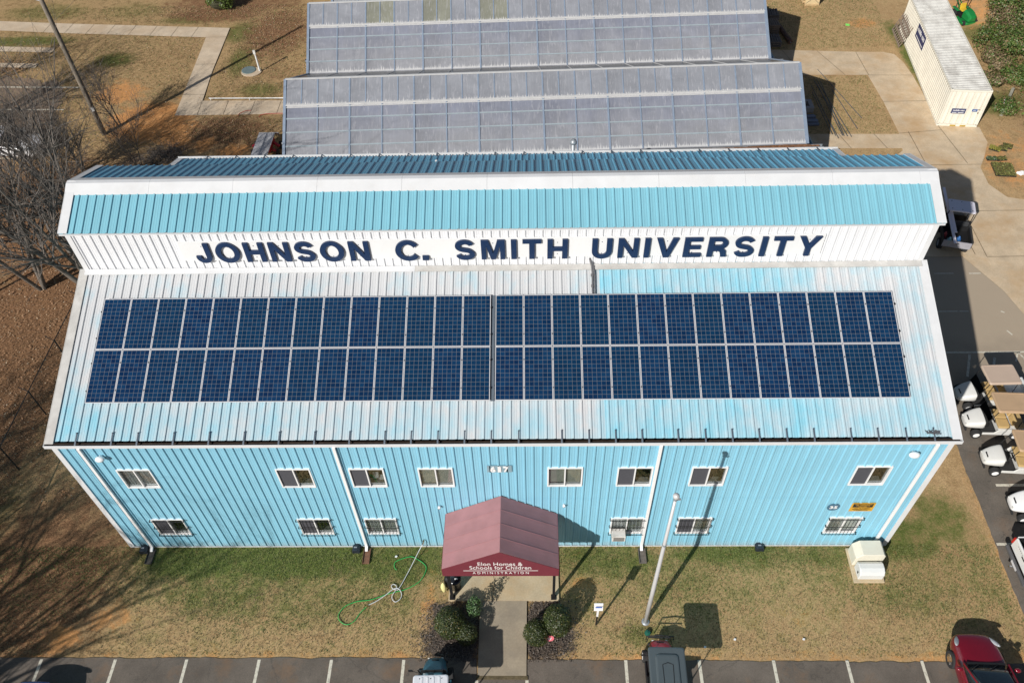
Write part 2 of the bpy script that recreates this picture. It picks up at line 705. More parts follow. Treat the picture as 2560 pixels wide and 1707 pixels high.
def mat_ground():
    g = NG("lawn_ground")
    p = g.pos()
    a = g.n("Attribute", attribute_name="cover")
    r, gr, b = [g.n("SeparateColor").outputs[i] for i in range(3)][:3] if False else (None, None, None)
    sep = g.n("SeparateColor")
    g.l(a.outputs["Color"], sep.inputs[0])
    green, leaf, clay = sep.outputs[0], sep.outputs[1], sep.outputs[2]
    mulch = a.outputs["Alpha"]
    n_big = g.noise(p, 0.35, 5, 0.6)
    n_mid = g.noise(p, 1.7, 5, 0.62)
    n_fine = g.noise(p, 11, 4, 0.7)
    n_px = g.noise(g.vscale(p, (1.0, 0.6, 1.0)), 34, 3, 0.8)
    n_px2 = g.noise(g.vscale(p, (0.7, 1.0, 1.0)), 19, 3, 0.8, 0.4)
    # straw lawn
    c = g.mix(g.mapr(n_mid, 0.32, 0.68), (0.34, 0.225, 0.110), (0.58, 0.40, 0.215))
    c = g.mix(g.mapr(n_big, 0.35, 0.65, 0.0, 0.4), c, (0.37, 0.235, 0.120))
    c = g.mix(g.mapr(n_fine, 0.52, 0.72, 0, 0.45), c, (0.155, 0.150, 0.055))

    def cover(w, soft=0.35, n=None):
        q = g.math('ADD', w, g.math('MULTIPLY', g.math('SUBTRACT', n_mid if n is None else n, 0.5), 1.7))
        q = g.math('ADD', q, g.math('MULTIPLY', g.math('SUBTRACT', n_fine, 0.5), 0.7))
        return g.mapr(q, 0.5 - soft, 0.5 + soft, 0, 1, True)
    gc = g.mix(g.mapr(n_fine, 0.3, 0.7), (0.060, 0.095, 0.018), (0.145, 0.170, 0.046))
    gc = g.mix(g.mapr(n_px2, 0.5, 0.7, 0, 0.5), gc, (0.25, 0.20, 0.095))
    c = g.mix(cover(green, 0.45), c, gc)
    lc = g.mix(g.mapr(n_px2, 0.3, 0.7), (0.095, 0.052, 0.028), (0.31, 0.170, 0.090))
    c = g.mix(cover(leaf, 0.4), c, lc)
    cc = g.mix(g.mapr(n_mid, 0.3, 0.7), (0.45, 0.20, 0.070), (0.60, 0.31, 0.125))
    c = g.mix(cover(clay, 0.3), c, cc)
    mc = g.mix(g.mapr(n_px2, 0.3, 0.7), (0.030, 0.024, 0.021), (0.155, 0.122, 0.098))
    c = g.mix(cover(mulch, 0.25), c, mc)
    # blade-scale grain
    c = g.bright(c, g.mapr(n_px, 0.25, 0.75, 0.62, 1.40))
    c = g.bright(c, g.mapr(n_px2, 0.25, 0.75, 0.72, 1.28))
    g.col(c)
    g.rough(0.95)
    g.b.inputs["Specular IOR Level"].default_value = 0.1
    hh = g.math('ADD', g.math('MULTIPLY', n_px, 0.6), g.math('MULTIPLY', n_fine, 0.7))
    g.bump(hh, 0.5, 0.04)
    return g.m


GROUND = mat_ground()

LEAFLIT = None


def mat_litter():
    g = NG("dry_leaves")
    i = g.island()
    c = g.mix(i, (0.16, 0.085, 0.045), (0.42, 0.25, 0.14))
    w = g.math('FRACT', g.math('MULTIPLY', i, 37.0))
    c = g.mix(g.mapr(w, 0.90, 0.93), c, (0.50, 0.40, 0.28))
    g.col(c)
    g.rough(0.8)
    return g.m


def mat_leaf(name, a, b, dead=None, deadamt=0.0):
    g = NG(name)
    i = g.island()
    p = g.obj()
    c = g.mix(i, a, b)
    c = g.bright(c, g.mapr(g.noise(p, 1.8, 3), 0.3, 0.7, 0.75, 1.25))
    if dead is not None:
        w = g.math('FRACT', g.math('MULTIPLY', i, 53.0))
        c = g.mix(g.mapr(w, 1 - deadamt - 0.01, 1 - deadamt), c, dead)
    g.col(c)
    g.rough(0.5)
    return g.m


BARK = M("grey_bark", (0.135, 0.115, 0.097), 0.9, var=0.3, scale=6)
TWIG = M("grey_twigs", (0.145, 0.125, 0.110), 0.9, var=0.25, scale=2)


# ================================================================== GROUND
def sstep(a, b, x):
    t = max(0.0, min(1.0, (x - a) / (b - a)))
    return t * t * (3 - 2 * t)


def ell(x, y, cx, cy, rx, ry, soft=0.5):
    d = math.sqrt(((x - cx) / rx) ** 2 + ((y - cy) / ry) ** 2)
    return 1 - sstep(1 - soft, 1 + soft, d)


GREEN = [(3.2, -0.5, 3.0, 1.1, 1.0), (7.0, -0.6, 4.5, 1.0, 1.0), (11.2, -0.7, 2.2, 1.2, .85), (8, -2.2, 6, 1.4, .5), (19.5, -0.6, 2.6, 0.9, .75), (24.5, -0.3, 3.0, 0.7, .85),
         (28.0, -0.4, 2.0, 0.7, .7), (31.5, 0.3, 1.6, 1.2, .8), (33.3, 1.2, 1.2, 1.2, .75), (22.0, -1.5, 2.0, 1.2, .55), (20.6, -3.6, 0.9, 0.5, .7), (4.5, -2, 3, 1.2, .6), (31.0, -2.2, 2.0, 1.0, .5),
         (34.3, -0.6, 0.7, 2.6, .45),  (-10.0, 44.9, 2.2, 0.8, .8), (-14.0, 38.9, 1.6, 1.0, .9), (-21.8, 41.9, 4.0, 0.8, .9), (-5.3, 42.6, 1.6, 1.6, .85), (-4.4, 38.5, 1.0, 2.4, .8),
         (-2.2, 34.6, 1.6, 0.9, .75), (-22.0, 46.5, 4, 1.6, .6), (-15, 46.5, 3, 1.5, .5), (43.4, 40.8, 0.7, 1.7, .8), (43.2, 36.5, 0.5, 4, .85), (47.5, 31.5, 2.5, 1.6, .8), (48.8, 40.2, 1.0, 1.4, .7), (51, 35, 3, 6, .55), (-6.5, 1.0, 1.5, 3, .5), (-1.5, -0.5, 2, 1, .5)]
LEAF = [(-9, 12, 4.5, 12, 1.0), (-12, 21, 8, 6, .9), (-8, 45.6, 4.0, 1.4, .9), (-2.6, 42.5, 2.6, 4.2, .8), (-2, 37, 3.5, 2.2, .4), (-7, 47.5, 6, 2, .8), (-3.4, 29.5, 3.5, 2.2, .75), (-8, 40, 3, 2, .35), (-22, 38, 3, 1.5, .6), (51, 30, 4, 6, .5), (49.5, 37, 2.5, 5, .35), (-3.4, -1.5, 3.6, 4.8, .85)]
CLAY = [(-8.8, 30.8, 2.7, 2.2, 1.15), (-7.2, 30.0, 1.4, 1.6, .95), (-12.0, 34.4, 1.8, 1.6, .7), (-6.3, 28.6, 1.0, 1.3, .8), (-4.4, 28.2, 0.7, 1.0, .75), (-2.3, 27.5, 1.1, 0.7, .85), (-1.4, -3.8, 0.7, 0.5, .8), (0.2, -3.0, 0.8, 0.5, .6), (-7.8, 32.2, 1.2, 1.4, .6),
        (41.3, 42.3, 1.2, 0.8, .6), (45.0, 24.6, 1.3, 2.2, .55), (50, 44, 3, 3, .55), (44.4, 25.7, 0.7, 1.2, .55), (12.45, -2.4, 0.5, 1.2, .42), (18.6, -1.75, .9, .55, .36), (26.5, -3.0, 1.6, .6, .18), (46.5, 27.0, 2.0, 1.5, .4)]
MULCH = [(13.5, -3.6, 1.15, 1.25, 1.0), (17.0, -3.5, 1.05, 1.25, 1.0), (-6.6, 27.2, 1.4, 1.1, .7), (-8.2, 26.2, 1.5, 1.2, .7)]


def ground():
    xs = []
    x = -34.0
    while x <= 62.01:
        xs.append(x)
        x += 0.34
    ys = []
    y = -9.0
    while y <= 56.01:
        ys.append(y)
        y += 0.34
    xs = [-900, -300, -90, -50] + xs + [80, 120, 340, 900]
    ys = [-900, -300, -80, -25] + ys + [75, 120, 340, 900]
    mb = MB()
    cols = []
    for y in ys:
        for x in xs:
            z = 0.03 * mnoise.noise(Vector((x * 0.4, y * 0.4, 0))) - 0.02
            near = (-1 < x < 45 and y < 45) or (y < -4)
            if not (-40 < x < 70 and -15 < y < 60):
                z = -0.05
            if near:
                z = -0.012 + 0.008 * mnoise.noise(Vector((x * 0.7, y * 0.7, 0)))
            # planted bank on the right
            z += 1.3 * sstep(47.6, 53, x) * sstep(31, 36, y) if -40 < x < 70 and y < 60 else 0
            mb.v.append(Vector((x, y, z)))

            def w(L):
                m_ = 0.0
                for cx, cy, rx, ry, k in L:
                    if abs(x - cx) < rx * 2 and abs(y - cy) < ry * 2:
                        m_ = max(m_, k * ell(x, y, cx, cy, rx, ry, 0.6))
                return m_
            cl = w(CLAY)
            # orange edge of lawn along the parking lots
            if -6 < x < 36:
                cl = max(cl, 0.42 * (1 - sstep(0.05, 0.45, abs(y + 4.5))))
            if -5 < y < 5:
                cl = max(cl, 0.3 * (1 - sstep(0.05, 0.4, abs(x - 35.1))))
            gr_ = w(GREEN)
            if y < 1.0 and y > -4.6 and -2 < x < 35:
                gr_ = max(gr_, 0.26 + 0.16 * sstep(-4, -1.5, y))
            lf_ = w(LEAF)
            if x < 2.5 and y > 26:
                gr_ = max(gr_, 0.22)
                lf_ = max(lf_, 0.30)
            if x > 33 and y > 24:
                gr_ = max(gr_, 0.10)
            cols.append((gr_, lf_, cl, w(MULCH)))
    nx = len(xs)
    for j in range(len(ys) - 1):
        for i in range(nx - 1):
            a = j * nx + i
            mb.face((a, a + 1, a + nx + 1, a + nx))
    o = mb.build("ground", GROUND, smooth=True)
    at = o.data.attributes.new("cover", 'FLOAT_COLOR', 'POINT')
    flat = [c for q in cols for c in q]
    at.data.foreach_set("color", flat)
    tag(o, kind='structure')


ground()


def rough_edge(pts, amp=0.05, step=0.25, seed=1, closed=True):
    """subdivide polygon edges and jitter slightly, for ragged lawn edges"""
    r = random.Random(seed)
    out = []
    n = len(pts)
    for i in range(n if closed else n - 1):
        a, b = Vector(pts[i]), Vector(pts[(i + 1) % n])
        L = (b - a).length
        k = max(1, int(L / step)) if L < 80 else 1
        nn = Vector((-(b - a).y, (b - a).x)).normalized() if L > 0 else Vector((0, 0))
        for q in range(k):
            t = q / k
            j = 0 if q == 0 else (mnoise.noise(Vector((a.x + i * 7 + t * L * 1.3, a.y, seed))) * amp + r.uniform(-amp, amp) * 0.35)
            p = a.lerp(b, t) + nn * j
            out.append((p.x, p.y))
    return out


def sheet(name, poly, z, mat, joints=(), thick=0.0, jmat=None, jw=0.026):
    mb = MB()
    if thick:
        mb.prism(poly, z - thick, z)
    else:
        mb.poly([(p[0], p[1], z) for p in poly])
    mb.cur = 1
    for a, b in joints:
        a, b = Vector((*a, 0)), Vector((*b, 0))
        d = (b - a).normalized()
        s = Vector((-d.y, d.x, 0)) * (jw / 2)
        zz = Vector((0, 0, z + 0.004))
        mb.poly([a - s + zz, b - s + zz, b + s + zz, a + s + zz][::-1])
        mb.poly([a - s + zz, b - s + zz, b + s + zz, a + s + zz])
    o = mb.build(name, [mat, jmat or JOINT])
    # triangulate concave n-gons safely
    import bmesh
    bm = bmesh.new()
    bm.from_mesh(o.data)
    bmesh.ops.recalc_face_normals(bm, faces=bm.faces[:1]) if False else None
    bmesh.ops.triangulate(bm, faces=[f for f in bm.faces if len(f.verts) > 4])
    for f in bm.faces:
        if f.normal.z < -0.5 and thick == 0:
            f.normal_flip()
    bm.to_mesh(o.data)
    bm.free()
    tag(o, kind='structure')
    return o


# front parking lot
edge = rough_edge([(-60, -4.56), (14.42, -4.56)], 0.05, 0.2, 3, False) + [(14.42, -4.56)]
lot = edge + [(14.45, -5.24), (16.3, -5.24), (16.3, -4.6)] + rough_edge([(16.35, -4.6), (34.9, -4.7)], 0.06, 0.2, 5, False) + [(45, -4.8), (80, -4.8), (80, -70), (-60, -70)]
sheet("parking_lot", lot, 0.014, ASPH)
# lot right of the building
sidelot = rough_edge([(35.1, -4.9), (35.05, -1.8), (35.1, 0.0), (35.15, 2.1), (35.15, 3.8), (35.25, 4.9)], 0.05, 0.2, 8, False) + [(34.9, 6.2), (33.5, 7.4), (31.2, 8.4), (30.75, 9.0), (30.75, 16.85), (39.72, 16.85), (40.9, 14.2), (41.6, 11.0), (43.2, 4.0), (80, 2.0), (80, -4.9)]
sheet("side_parking_lot", sidelot, 0.02, ASPHD)
# concrete apron behind / right
apron = [(30.75, 16.86), (30.75, 23.2), (35.0, 23.6), (37.8, 24.8), (39.45, 26.4), (39.78, 28.2), (39.83, 31.8), (39.72, 35.08), (32.3, 35.30), (32.3, 38.70), (34.3, 38.62), (39.7, 38.16), (41.6, 38.08), (42.3, 37.75), (42.62, 36.6), (42.72, 34.9), (42.70, 32.7), (42.4, 29.0), (44.95, 28.75), (44.86, 27.1), (44.1, 25.6), (43.5, 24.6), (43.4, 23.0), (44.0, 21.8), (46.0, 21.2), (58, 21.0), (58, 2.9), (43.2, 4.01), (41.6, 11.0), (40.9, 14.2), (39.72, 16.86)]
aj = [((37.06, 38.34), (38.2, 35.15)), ((39.72, 38.16), (39.78, 35.08)), ((39.8, 31.8), (42.68, 31.8)), ((39.74, 35.06), (42.7, 34.95)), ((39.8, 28.2), (42.5, 28.5)), ((40.4, 28.4), (40.45, 17.0)), ((38.0, 24.9), (44.0, 24.9)), ((30.8, 20.6), (44.6, 20.6)), ((41.1, 20.6), (41.0, 16.8)), ((41.0, 16.8), (58, 16.9)), ((34.6, 38.6), (35.4, 35.25)), ((42.45, 29.0), (42.9, 25.0)), ((37.2, 24.4), (37.6, 16.9)), ((44.6, 20.6), (58, 20.6)), ((43.2, 16.9), (46.0, 4.0))]
sheet("concrete_apron", apron, 0.026, CONC, aj)
strip = [(32.2, 28.34), (39.77, 28.14), (39.72, 26.62), (32.2, 26.80)]
sheet("garden_path", strip, 0.022, CONC, [((36.0, 28.25), (36.4, 26.7)), ((38.2, 28.2), (38.6, 26.64)), ((33.9, 28.3), (34.2, 26.75))])
# sidewalks behind on the left
sheet("sidewalk", [(-34, 46.4), (-19.2, 44.42), (-6.41, 43.28), (-5.76, 31.48), (2.3, 31.48), (2.3, 33.08), (-5.85, 33.21), (-7.28, 31.47), (-7.9, 41.9), (-19.0, 42.9), (-34, 44.7)] if False else
      [(-34, 46.0), (-19.2, 44.42), (-6.41, 43.28), (-6.16, 37.0), (-5.86, 33.21), (2.4, 33.06), (2.4, 31.46), (-7.28, 31.46), (-7.55, 36.0), (-7.9, 41.9), (-19.0, 42.92), (-34, 44.6)], 0.03, SIDEW,
      [((-20.8, 44.55), (-20.9, 43.0)), ((-19.0, 44.4), (-19.15, 42.95)), ((-17.3, 44.25), (-17.45, 42.8)), ((-15.6, 44.1), (-15.75, 42.65)), ((-13.9, 43.95), (-14.05, 42.5)), ((-12.2, 43.8), (-12.35, 42.33)), ((-10.5, 43.65), (-10.65, 42.18)), ((-8.9, 43.5), (-9.05, 42.03)), ((-7.9, 41.9), (-6.35, 41.9)), ((-7.65, 38.0), (-6.2, 38.0)), ((-7.4, 34.0), (-5.9, 34.0)), ((-5.76, 31.48), (-5.87, 33.2)), ((-4.0, 31.48), (-4.05, 33.15)), ((-2.2, 31.48), (-2.2, 33.12)), ((-0.4, 31.48), (-0.4, 33.1))])
sheet("back_parking_lot", rough_edge([(-46, 25.0), (-16.5, 25.8), (-15.2, 30.0), (-16.2, 35.2), (-20, 36.8), (-46, 37.8)], 0.7, 0.4, 11), 0.012, mat_asphalt("old_asphalt", (0.215, 0.155, 0.108), 0.85))
sheet("short_walk", [(-30, 41.6), (-19.0, 40.75), (-19.0, 40.05), (-30, 40.9)], 0.03, SIDEW)
sheet("lower_walk", [(-30, 39.2), (-19.4, 38.5), (-19.4, 37.9), (-30, 38.6)], 0.03, SIDEW)

# porch slab and entrance walk
sheet("porch_slab", [(13.24, -2.36), (17.54, -2.36), (17.54, -0.01), (13.24, -0.01)], 0.07, CONCSLAB, [((14.95, -2.36), (15.02, -1.6)), ((15.02, -1.6), (14.9, -0.9))], thick=0.1, jw=0.012)
sheet("entrance_walk", [(14.49, -5.2), (16.27, -5.2), (16.29, -2.365), (14.48, -2.365)], 0.055, CONCWALK, [], thick=0.1)
sheet("kerb_strip", [(14.44, -5.33), (16.32, -5.33), (16.32, -5.205), (14.44, -5.205)], 0.05, M("mossy_kerb", (0.11, 0.085, 0.045), 0.95, var=0.4, scale=9), [], thick=0.08)

# painted markings
mb = MB()


def pline(x0, y0, x1, y1, w, z=0.018):
    a, b = Vector((x0, y0, z)), Vector((x1, y1, z))
    d = (b - a).normalized()
    s = Vector((-d.y, d.x, 0)) * (w / 2)
    mb.poly([a - s, a + s, b + s, b - s][::-1])


for x in (-7.4, -4.65, -1.93, 0.88, 3.58, 6.31, 9.02, 11.72, 19.93, 22.62, 25.33, 28.0, 30.70):
    pline(x, -4.62, x - 0.01, -10.2, 0.115)
pline(14.46, -5.35, 14.46, -10.2, 0.115)
pline(16.29, -5.35, 16.29, -10.2, 0.115)
for y in (0.0, 2.72):
    pline(36.15 if y else 35.15, y, 40.9, y, 0.12, 0.025)
pline(36.0, 10.1, 40.3, 10.1, 0.1, 0.025)
pline(37.65, 9.98, 37.05, 8.6, 0.11, 0.025)
pline(38.75, 9.75, 38.2, 8.6, 0.11, 0.025)
pline(37.1, 12.82, 38.6, 12.82, 0.07, 0.025)
pline(37.8, 15.56, 38.8, 15.56, 0.07, 0.025)
pline(39.6, 15.54, 40.2, 15.54, 0.07, 0.025)
for q in ((39.72, 10.06, 40.08, 10.06), (39.95, 10.05, 39.66, 9.5), (40.0, 10.03, 40.3, 9.2), (40.2, 12.8, 40.35, 12.7), (40.0, 11.5, 40.15, 11.2)):
    pline(*q, 0.08, 0.025)
for y in (26.9, 29.6, 32.4, 35.2):
    pline(-40, y + 0.9, -15.2, y, 0.12, 0.018)
o = mb.build("parking_markings", LINE)
tag(o, kind='structure')


# ================================================================== MAIN BUILDING
L = 30.697
T = 0.199
EAVE_Y, EAVE_Z = 0.094, 7.463
R1 = (6.218, 9.773)      # foot of the clerestory
C1 = (6.117, 11.60)      # upper eave
RG = (8.016, 12.427)     # ridge
C2 = (10.08, 11.591)
R2 = (9.82, 9.72)
E2 = (16.262, 7.441)
BLD = thing("university_hall", "long pale blue metal hall with stepped white-trimmed roof and raised clerestory", "building", (L / 2, 8, 0))

WX = {'u': [(1.66, 2.87), (7.40, 8.62), (10.02, 11.25), (12.49, 13.71), (17.10, 18.33), (19.58, 20.81), (22.19, 23.42), (27.91, 29.14)],
      'l': [(1.62, 2.87), (7.38, 8.63), (10.00, 11.23), (19.58, 20.84), (22.17, 23.43), (27.94, 29.16)]}
holes = [(a + .02, b - .02, 4.66, 5.84) for a, b in WX['u']] + [(a + .02, b - .02, 1.11, 2.27) for a, b in WX['l']]
mb = MB()
ribsheet(mb, (0, 0, 0), (1, 0, 0), (0, 0, 1), (0, -1, 0), L, 7.34, start=0.12, holes=holes)
mb.build("front_wall", WALLBLUE, BLD)
# end walls (profile prism) and back wall
prof = [(0.12, 0), (0.12, 7.38), (6.2, 9.68), (6.2, 11.55), (8.016, 12.36), (10.0, 11.55), (9.85, 9.65), (16.1, 7.36), (16.1, 0)]
for x0, x1 in ((0.0, 0.02), (L - 0.02, L)):
    mb = MB()
    mb.prism_x(prof, x0, x1)
    mb.build("end_wall", WALLBLUE, BLD)
mb = MB()
ribsheet(mb, (L, 16.12, 0), (-1, 0, 0), (0, 0, 1), (0, 1, 0), L, 7.36, start=0.12)
mb.build("back_wall", WALLBLUE, BLD)
# inner floor between storeys so that no light leaks through
mb = MB()
mb.box(0.05, L - 0.05, 1.4, 16.0, 3.4, 3.5)
mb.build("upper_floor", ROOMDARK, BLD)


def slope(name, a, b, mat, x0, x1, start=0.1, flip=False):
    """ribbed roof sheet from (y,z)=a (eave) up to b"""
    mb = MB()
    V = Vector((0, b[0] - a[0], b[1] - a[1]))
    lv = V.length
    N = Vector((1, 0, 0)).cross(V).normalized()
    if N.z < 0:
        N = -N
    if b[0] > a[0]:
        ribsheet(mb, (x0, a[0], a[1]), (1, 0, 0), V, N, x1 - x0, lv, start=start)
    else:
        ribsheet(mb, (x1, a[0], a[1]), (-1, 0, 0), V, N, x1 - x0, lv, start=start)
    return mb.build(name, mat, BLD)


slope("lower_front_roof", (EAVE_Y, EAVE_Z), R1, ROOFFADE, -T, L + T, 0.17)
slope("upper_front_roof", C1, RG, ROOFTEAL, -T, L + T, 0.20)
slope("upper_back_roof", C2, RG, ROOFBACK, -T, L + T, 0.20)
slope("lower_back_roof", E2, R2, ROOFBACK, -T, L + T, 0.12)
# clerestory walls
mb = MB()
ribsheet(mb, (-0.02, 6.21, 9.70), (1, 0, 0), (0, 0, 1), (0, -1, 0), L + 0.04, 1.86, start=0.22, minor=True)
mb.build("clerestory_wall", WHITEMETAL, BLD)
mb = MB()
mb.box(0, L, 9.83, 9.86, 9.6, 11.6)
mb.build("clerestory_wall", WHITEMETAL, BLD)
# soffit under upper eave + eave trim
mb = MB()
mb.box(-T, L + T, 6.085, 6.21, 11.535, 11.575)
mb.build("eave_trim", WHITETRIM, BLD)
# clerestory foot flashing
mb = MB()
mb.bar((0.0, 6.06, 9.775), (12.3, 6.06, 9.775), 0.22, 0.05, (0, -0.35, 1))
mb.build("flashing", WHITETRIM, BLD)
mb = MB()
mb.bar((12.305, 6.06, 9.775), (L, 6.06, 9.775), 0.22, 0.05, (0, -0.35, 1))
mb.build("flashing", OLDTRIM, BLD)
# ridge cap in lengths
sl = (RG[1] - C1[1]) / (RG[0] - C1[0])
sb = (RG[1] - C2[1]) / (RG[0] - C2[0])
x = -T - 0.03
k = 0
while x < L + T:
    x2 = min(x + 3.05, L + T + 0.03)
    mb = MB()
    yf, yb = 7.50, 8.40
    q = [(yf, RG[1] + sl * (yf - RG[0]) + 0.045), (RG[0] - .12, RG[1] + 0.035), (RG[0] + .05, RG[1] + 0.04), (yb, RG[1] + sb * (yb - RG[0]) + 0.045)]
    q2 = [(yb, q[3][1] - .02), (RG[0] + .05, RG[1] + 0.015), (RG[0] - .12, RG[1] + .01), (yf, q[0][1] - .02)]
    mb.prism_x(q + q2, x + (0.006 if k else 0), x2)
    o = mb.build("ridge_cap", WHITETRIM, BLD)
    x = x2
    k += 1


def rake(a, b, mat, side, w=0.30, name="rake_trim", up=0.045, fascia=True):
    """trim along a roof edge from (y,z) a to b on the left (-1) or right (+1) end"""
    V = Vector((0, b[0] - a[0], b[1] - a[1])).normalized()
    N = Vector((1, 0, 0)).cross(V)
    if N.z < 0:
        N = -N
    xe = -T - 0.02 if side < 0 else L + T + 0.02
    xi = xe + w if side < 0 else xe - w
    mb = MB()
    A, B = Vector((0, *a)), Vector((0, *b))
    h = up
    for p0, p1, q0, q1 in ((xe, xi, h, h),):
        lo, hi = min(xe, xi), max(xe, xi)
        P = [A + N * (h - .015), B + N * (h - .015), B + N * h, A + N * h]
        n = [mb.pt(p + Vector((lo, 0, 0))) for p in P]
        m_ = [mb.pt(p + Vector((hi, 0, 0))) for p in P]
        for i in range(4):
            j = (i + 1) % 4
            mb.face((n[i], n[j], m_[j], m_[i]))
        mb.face(n[::-1])
        mb.face(m_)
    if fascia:
        fx0, fx1 = (xe - .003, xe + .017) if side < 0 else (xe - .017, xe + .003)
        P = [A + N * (h + .004) , B + N * (h + .004), B - N * 0.17, A - N * 0.17]
        n = [mb.pt(p + Vector((fx0, 0, 0))) for p in P]
        m_ = [mb.pt(p + Vector((fx1, 0, 0))) for p in P]
        for i in range(4):
            j = (i + 1) % 4
            mb.face((n[i], n[j], m_[j], m_[i]))
        mb.face(n[::-1])
        mb.face(m_)
    return mb.build(name, mat, BLD)


for s in (-1, 1):
    rake((EAVE_Y - .1, EAVE_Z - .03), R1, OLDTRIM if s < 0 else WHITETRIM, s, 0.32)
    rake(C1, RG, WHITETRIM, s, 0.33, up=0.05)
    rake(C2, RG, WHITETRIM, s, 0.27, up=0.05)
    rake(E2, R2, WHITETRIM, s, 0.27)
# clerestory corner trim
for xx in (-0.05, L - 0.14):
    mb = MB()
    mb.box(xx, xx + 0.19, 6.155, 6.24, 9.72, 11.53)
    mb.build("corner_trim", WHITETRIM, BLD)
# gutters
mb = MB()
gx0, gx1 = -T - 0.05, L + T + 0.05
mb.box(gx0, gx1, -0.085, -0.06, 7.28, 7.43)
mb.box(gx0, gx1, -0.0595, 0.10, 7.285, 7.30)
mb.box(gx0, gx0 + .02, -0.0595, 0.10, 7.301, 7.43)
mb.box(gx1 - .02, gx1, -0.0595, 0.10, 7.301, 7.43)
gut = mb.build("gutter", WHITETRIM, BLD)
mb = MB()
mb.box(gx0 + .021, gx1 - .021, -0.0585, 0.098, 7.301, 7.352)
mb.build("leaf_fill", DARKGUT, gut)
mb = MB()
mb.box(gx0, gx1, 16.25, 16.40, 7.285, 7.30)
mb.box(gx0, gx1, 16.40, 16.425, 7.28, 7.47)
gut2 = mb.build("gutter", WHITETRIM, BLD)
mv = Vector((0, R1[0] - EAVE_Y, R1[1] - EAVE_Z)).normalized()
nv = Vector((1, 0, 0)).cross(mv)
for sx in (0.87, 2.12, 3.01, 4.26, 5.49, 6.70, 7.91, 9.13, 10.33, 11.54, 12.44, 13.35, 14.26, 15.17, 16.1, 17.56, 18.48, 19.38, 20.27, 21.48, 22.4, 23.3, 24.2, 25.12, 26.03, 27.26, 28.16, 29.09, 30.01):
    mb = MB()
    p0 = Vector((sx, EAVE_Y, EAVE_Z)) + nv * 0.05
    mb.bar(p0 - mv * 0.02, p0 + mv * 0.30, 0.042, 0.012, nv)
    mb.bar(p0, Vector((sx, -0.07, 7.442)), 0.055, 0.014)
    mb.cbox(p0 + mv * 0.27 + nv * 0.016, (0.035, 0.035, 0.03))
    mb.build("gutter_strap", STRAPM, BLD)
for i in range(22):
    sx = 1.2 + i * 1.37
    mb = MB()
    nb = Vector((0, E2[1] - R2[1], -(E2[0] - R2[0]))).normalized() * -1
    db = Vector((0, E2[0] - R2[0], E2[1] - R2[1])).normalized()
    p0 = Vector((sx, *E2)) + nb * 0.045
    mb.bar(p0 - db * 0.3, p0, 0.06, 0.012, nb)
    mb.bar(p0, Vector((sx, 16.41, 7.475)), 0.06, 0.012)
    mb.build("gutter_strap", STRAPM, BLD)
# downspouts
for sx in (0.92, 9.77, 20.92, 30.165):
    mb = MB()
    mb.box(sx - .055, sx + .055, -0.125, -0.045, 0.12, 7.28)
    mb.bar((sx, -0.085, 0.16), (sx, -0.27, 0.05), 0.11, 0.08)
    mb.build("downspout", WHITEPAINT, BLD, bevel=0.008)
# base trim, corner trims
mb = MB()
mb.box(-0.03, L + 0.03, -0.05, -0.033, 0.0, 0.055)
mb.build("base_trim", WHITETRIM, BLD)
for xx in (-0.045, L - 0.155):
    mb = MB()
    mb.box(xx, xx + 0.20, -0.048, -0.034, 0.06, 7.27)
    mb.box(xx if xx < 0 else xx + .18, xx + .02 if xx < 0 else xx + .20, -0.0335, 0.2, 0.06, 7.27)
    mb.build("corner_trim", WHITETRIM, BLD)


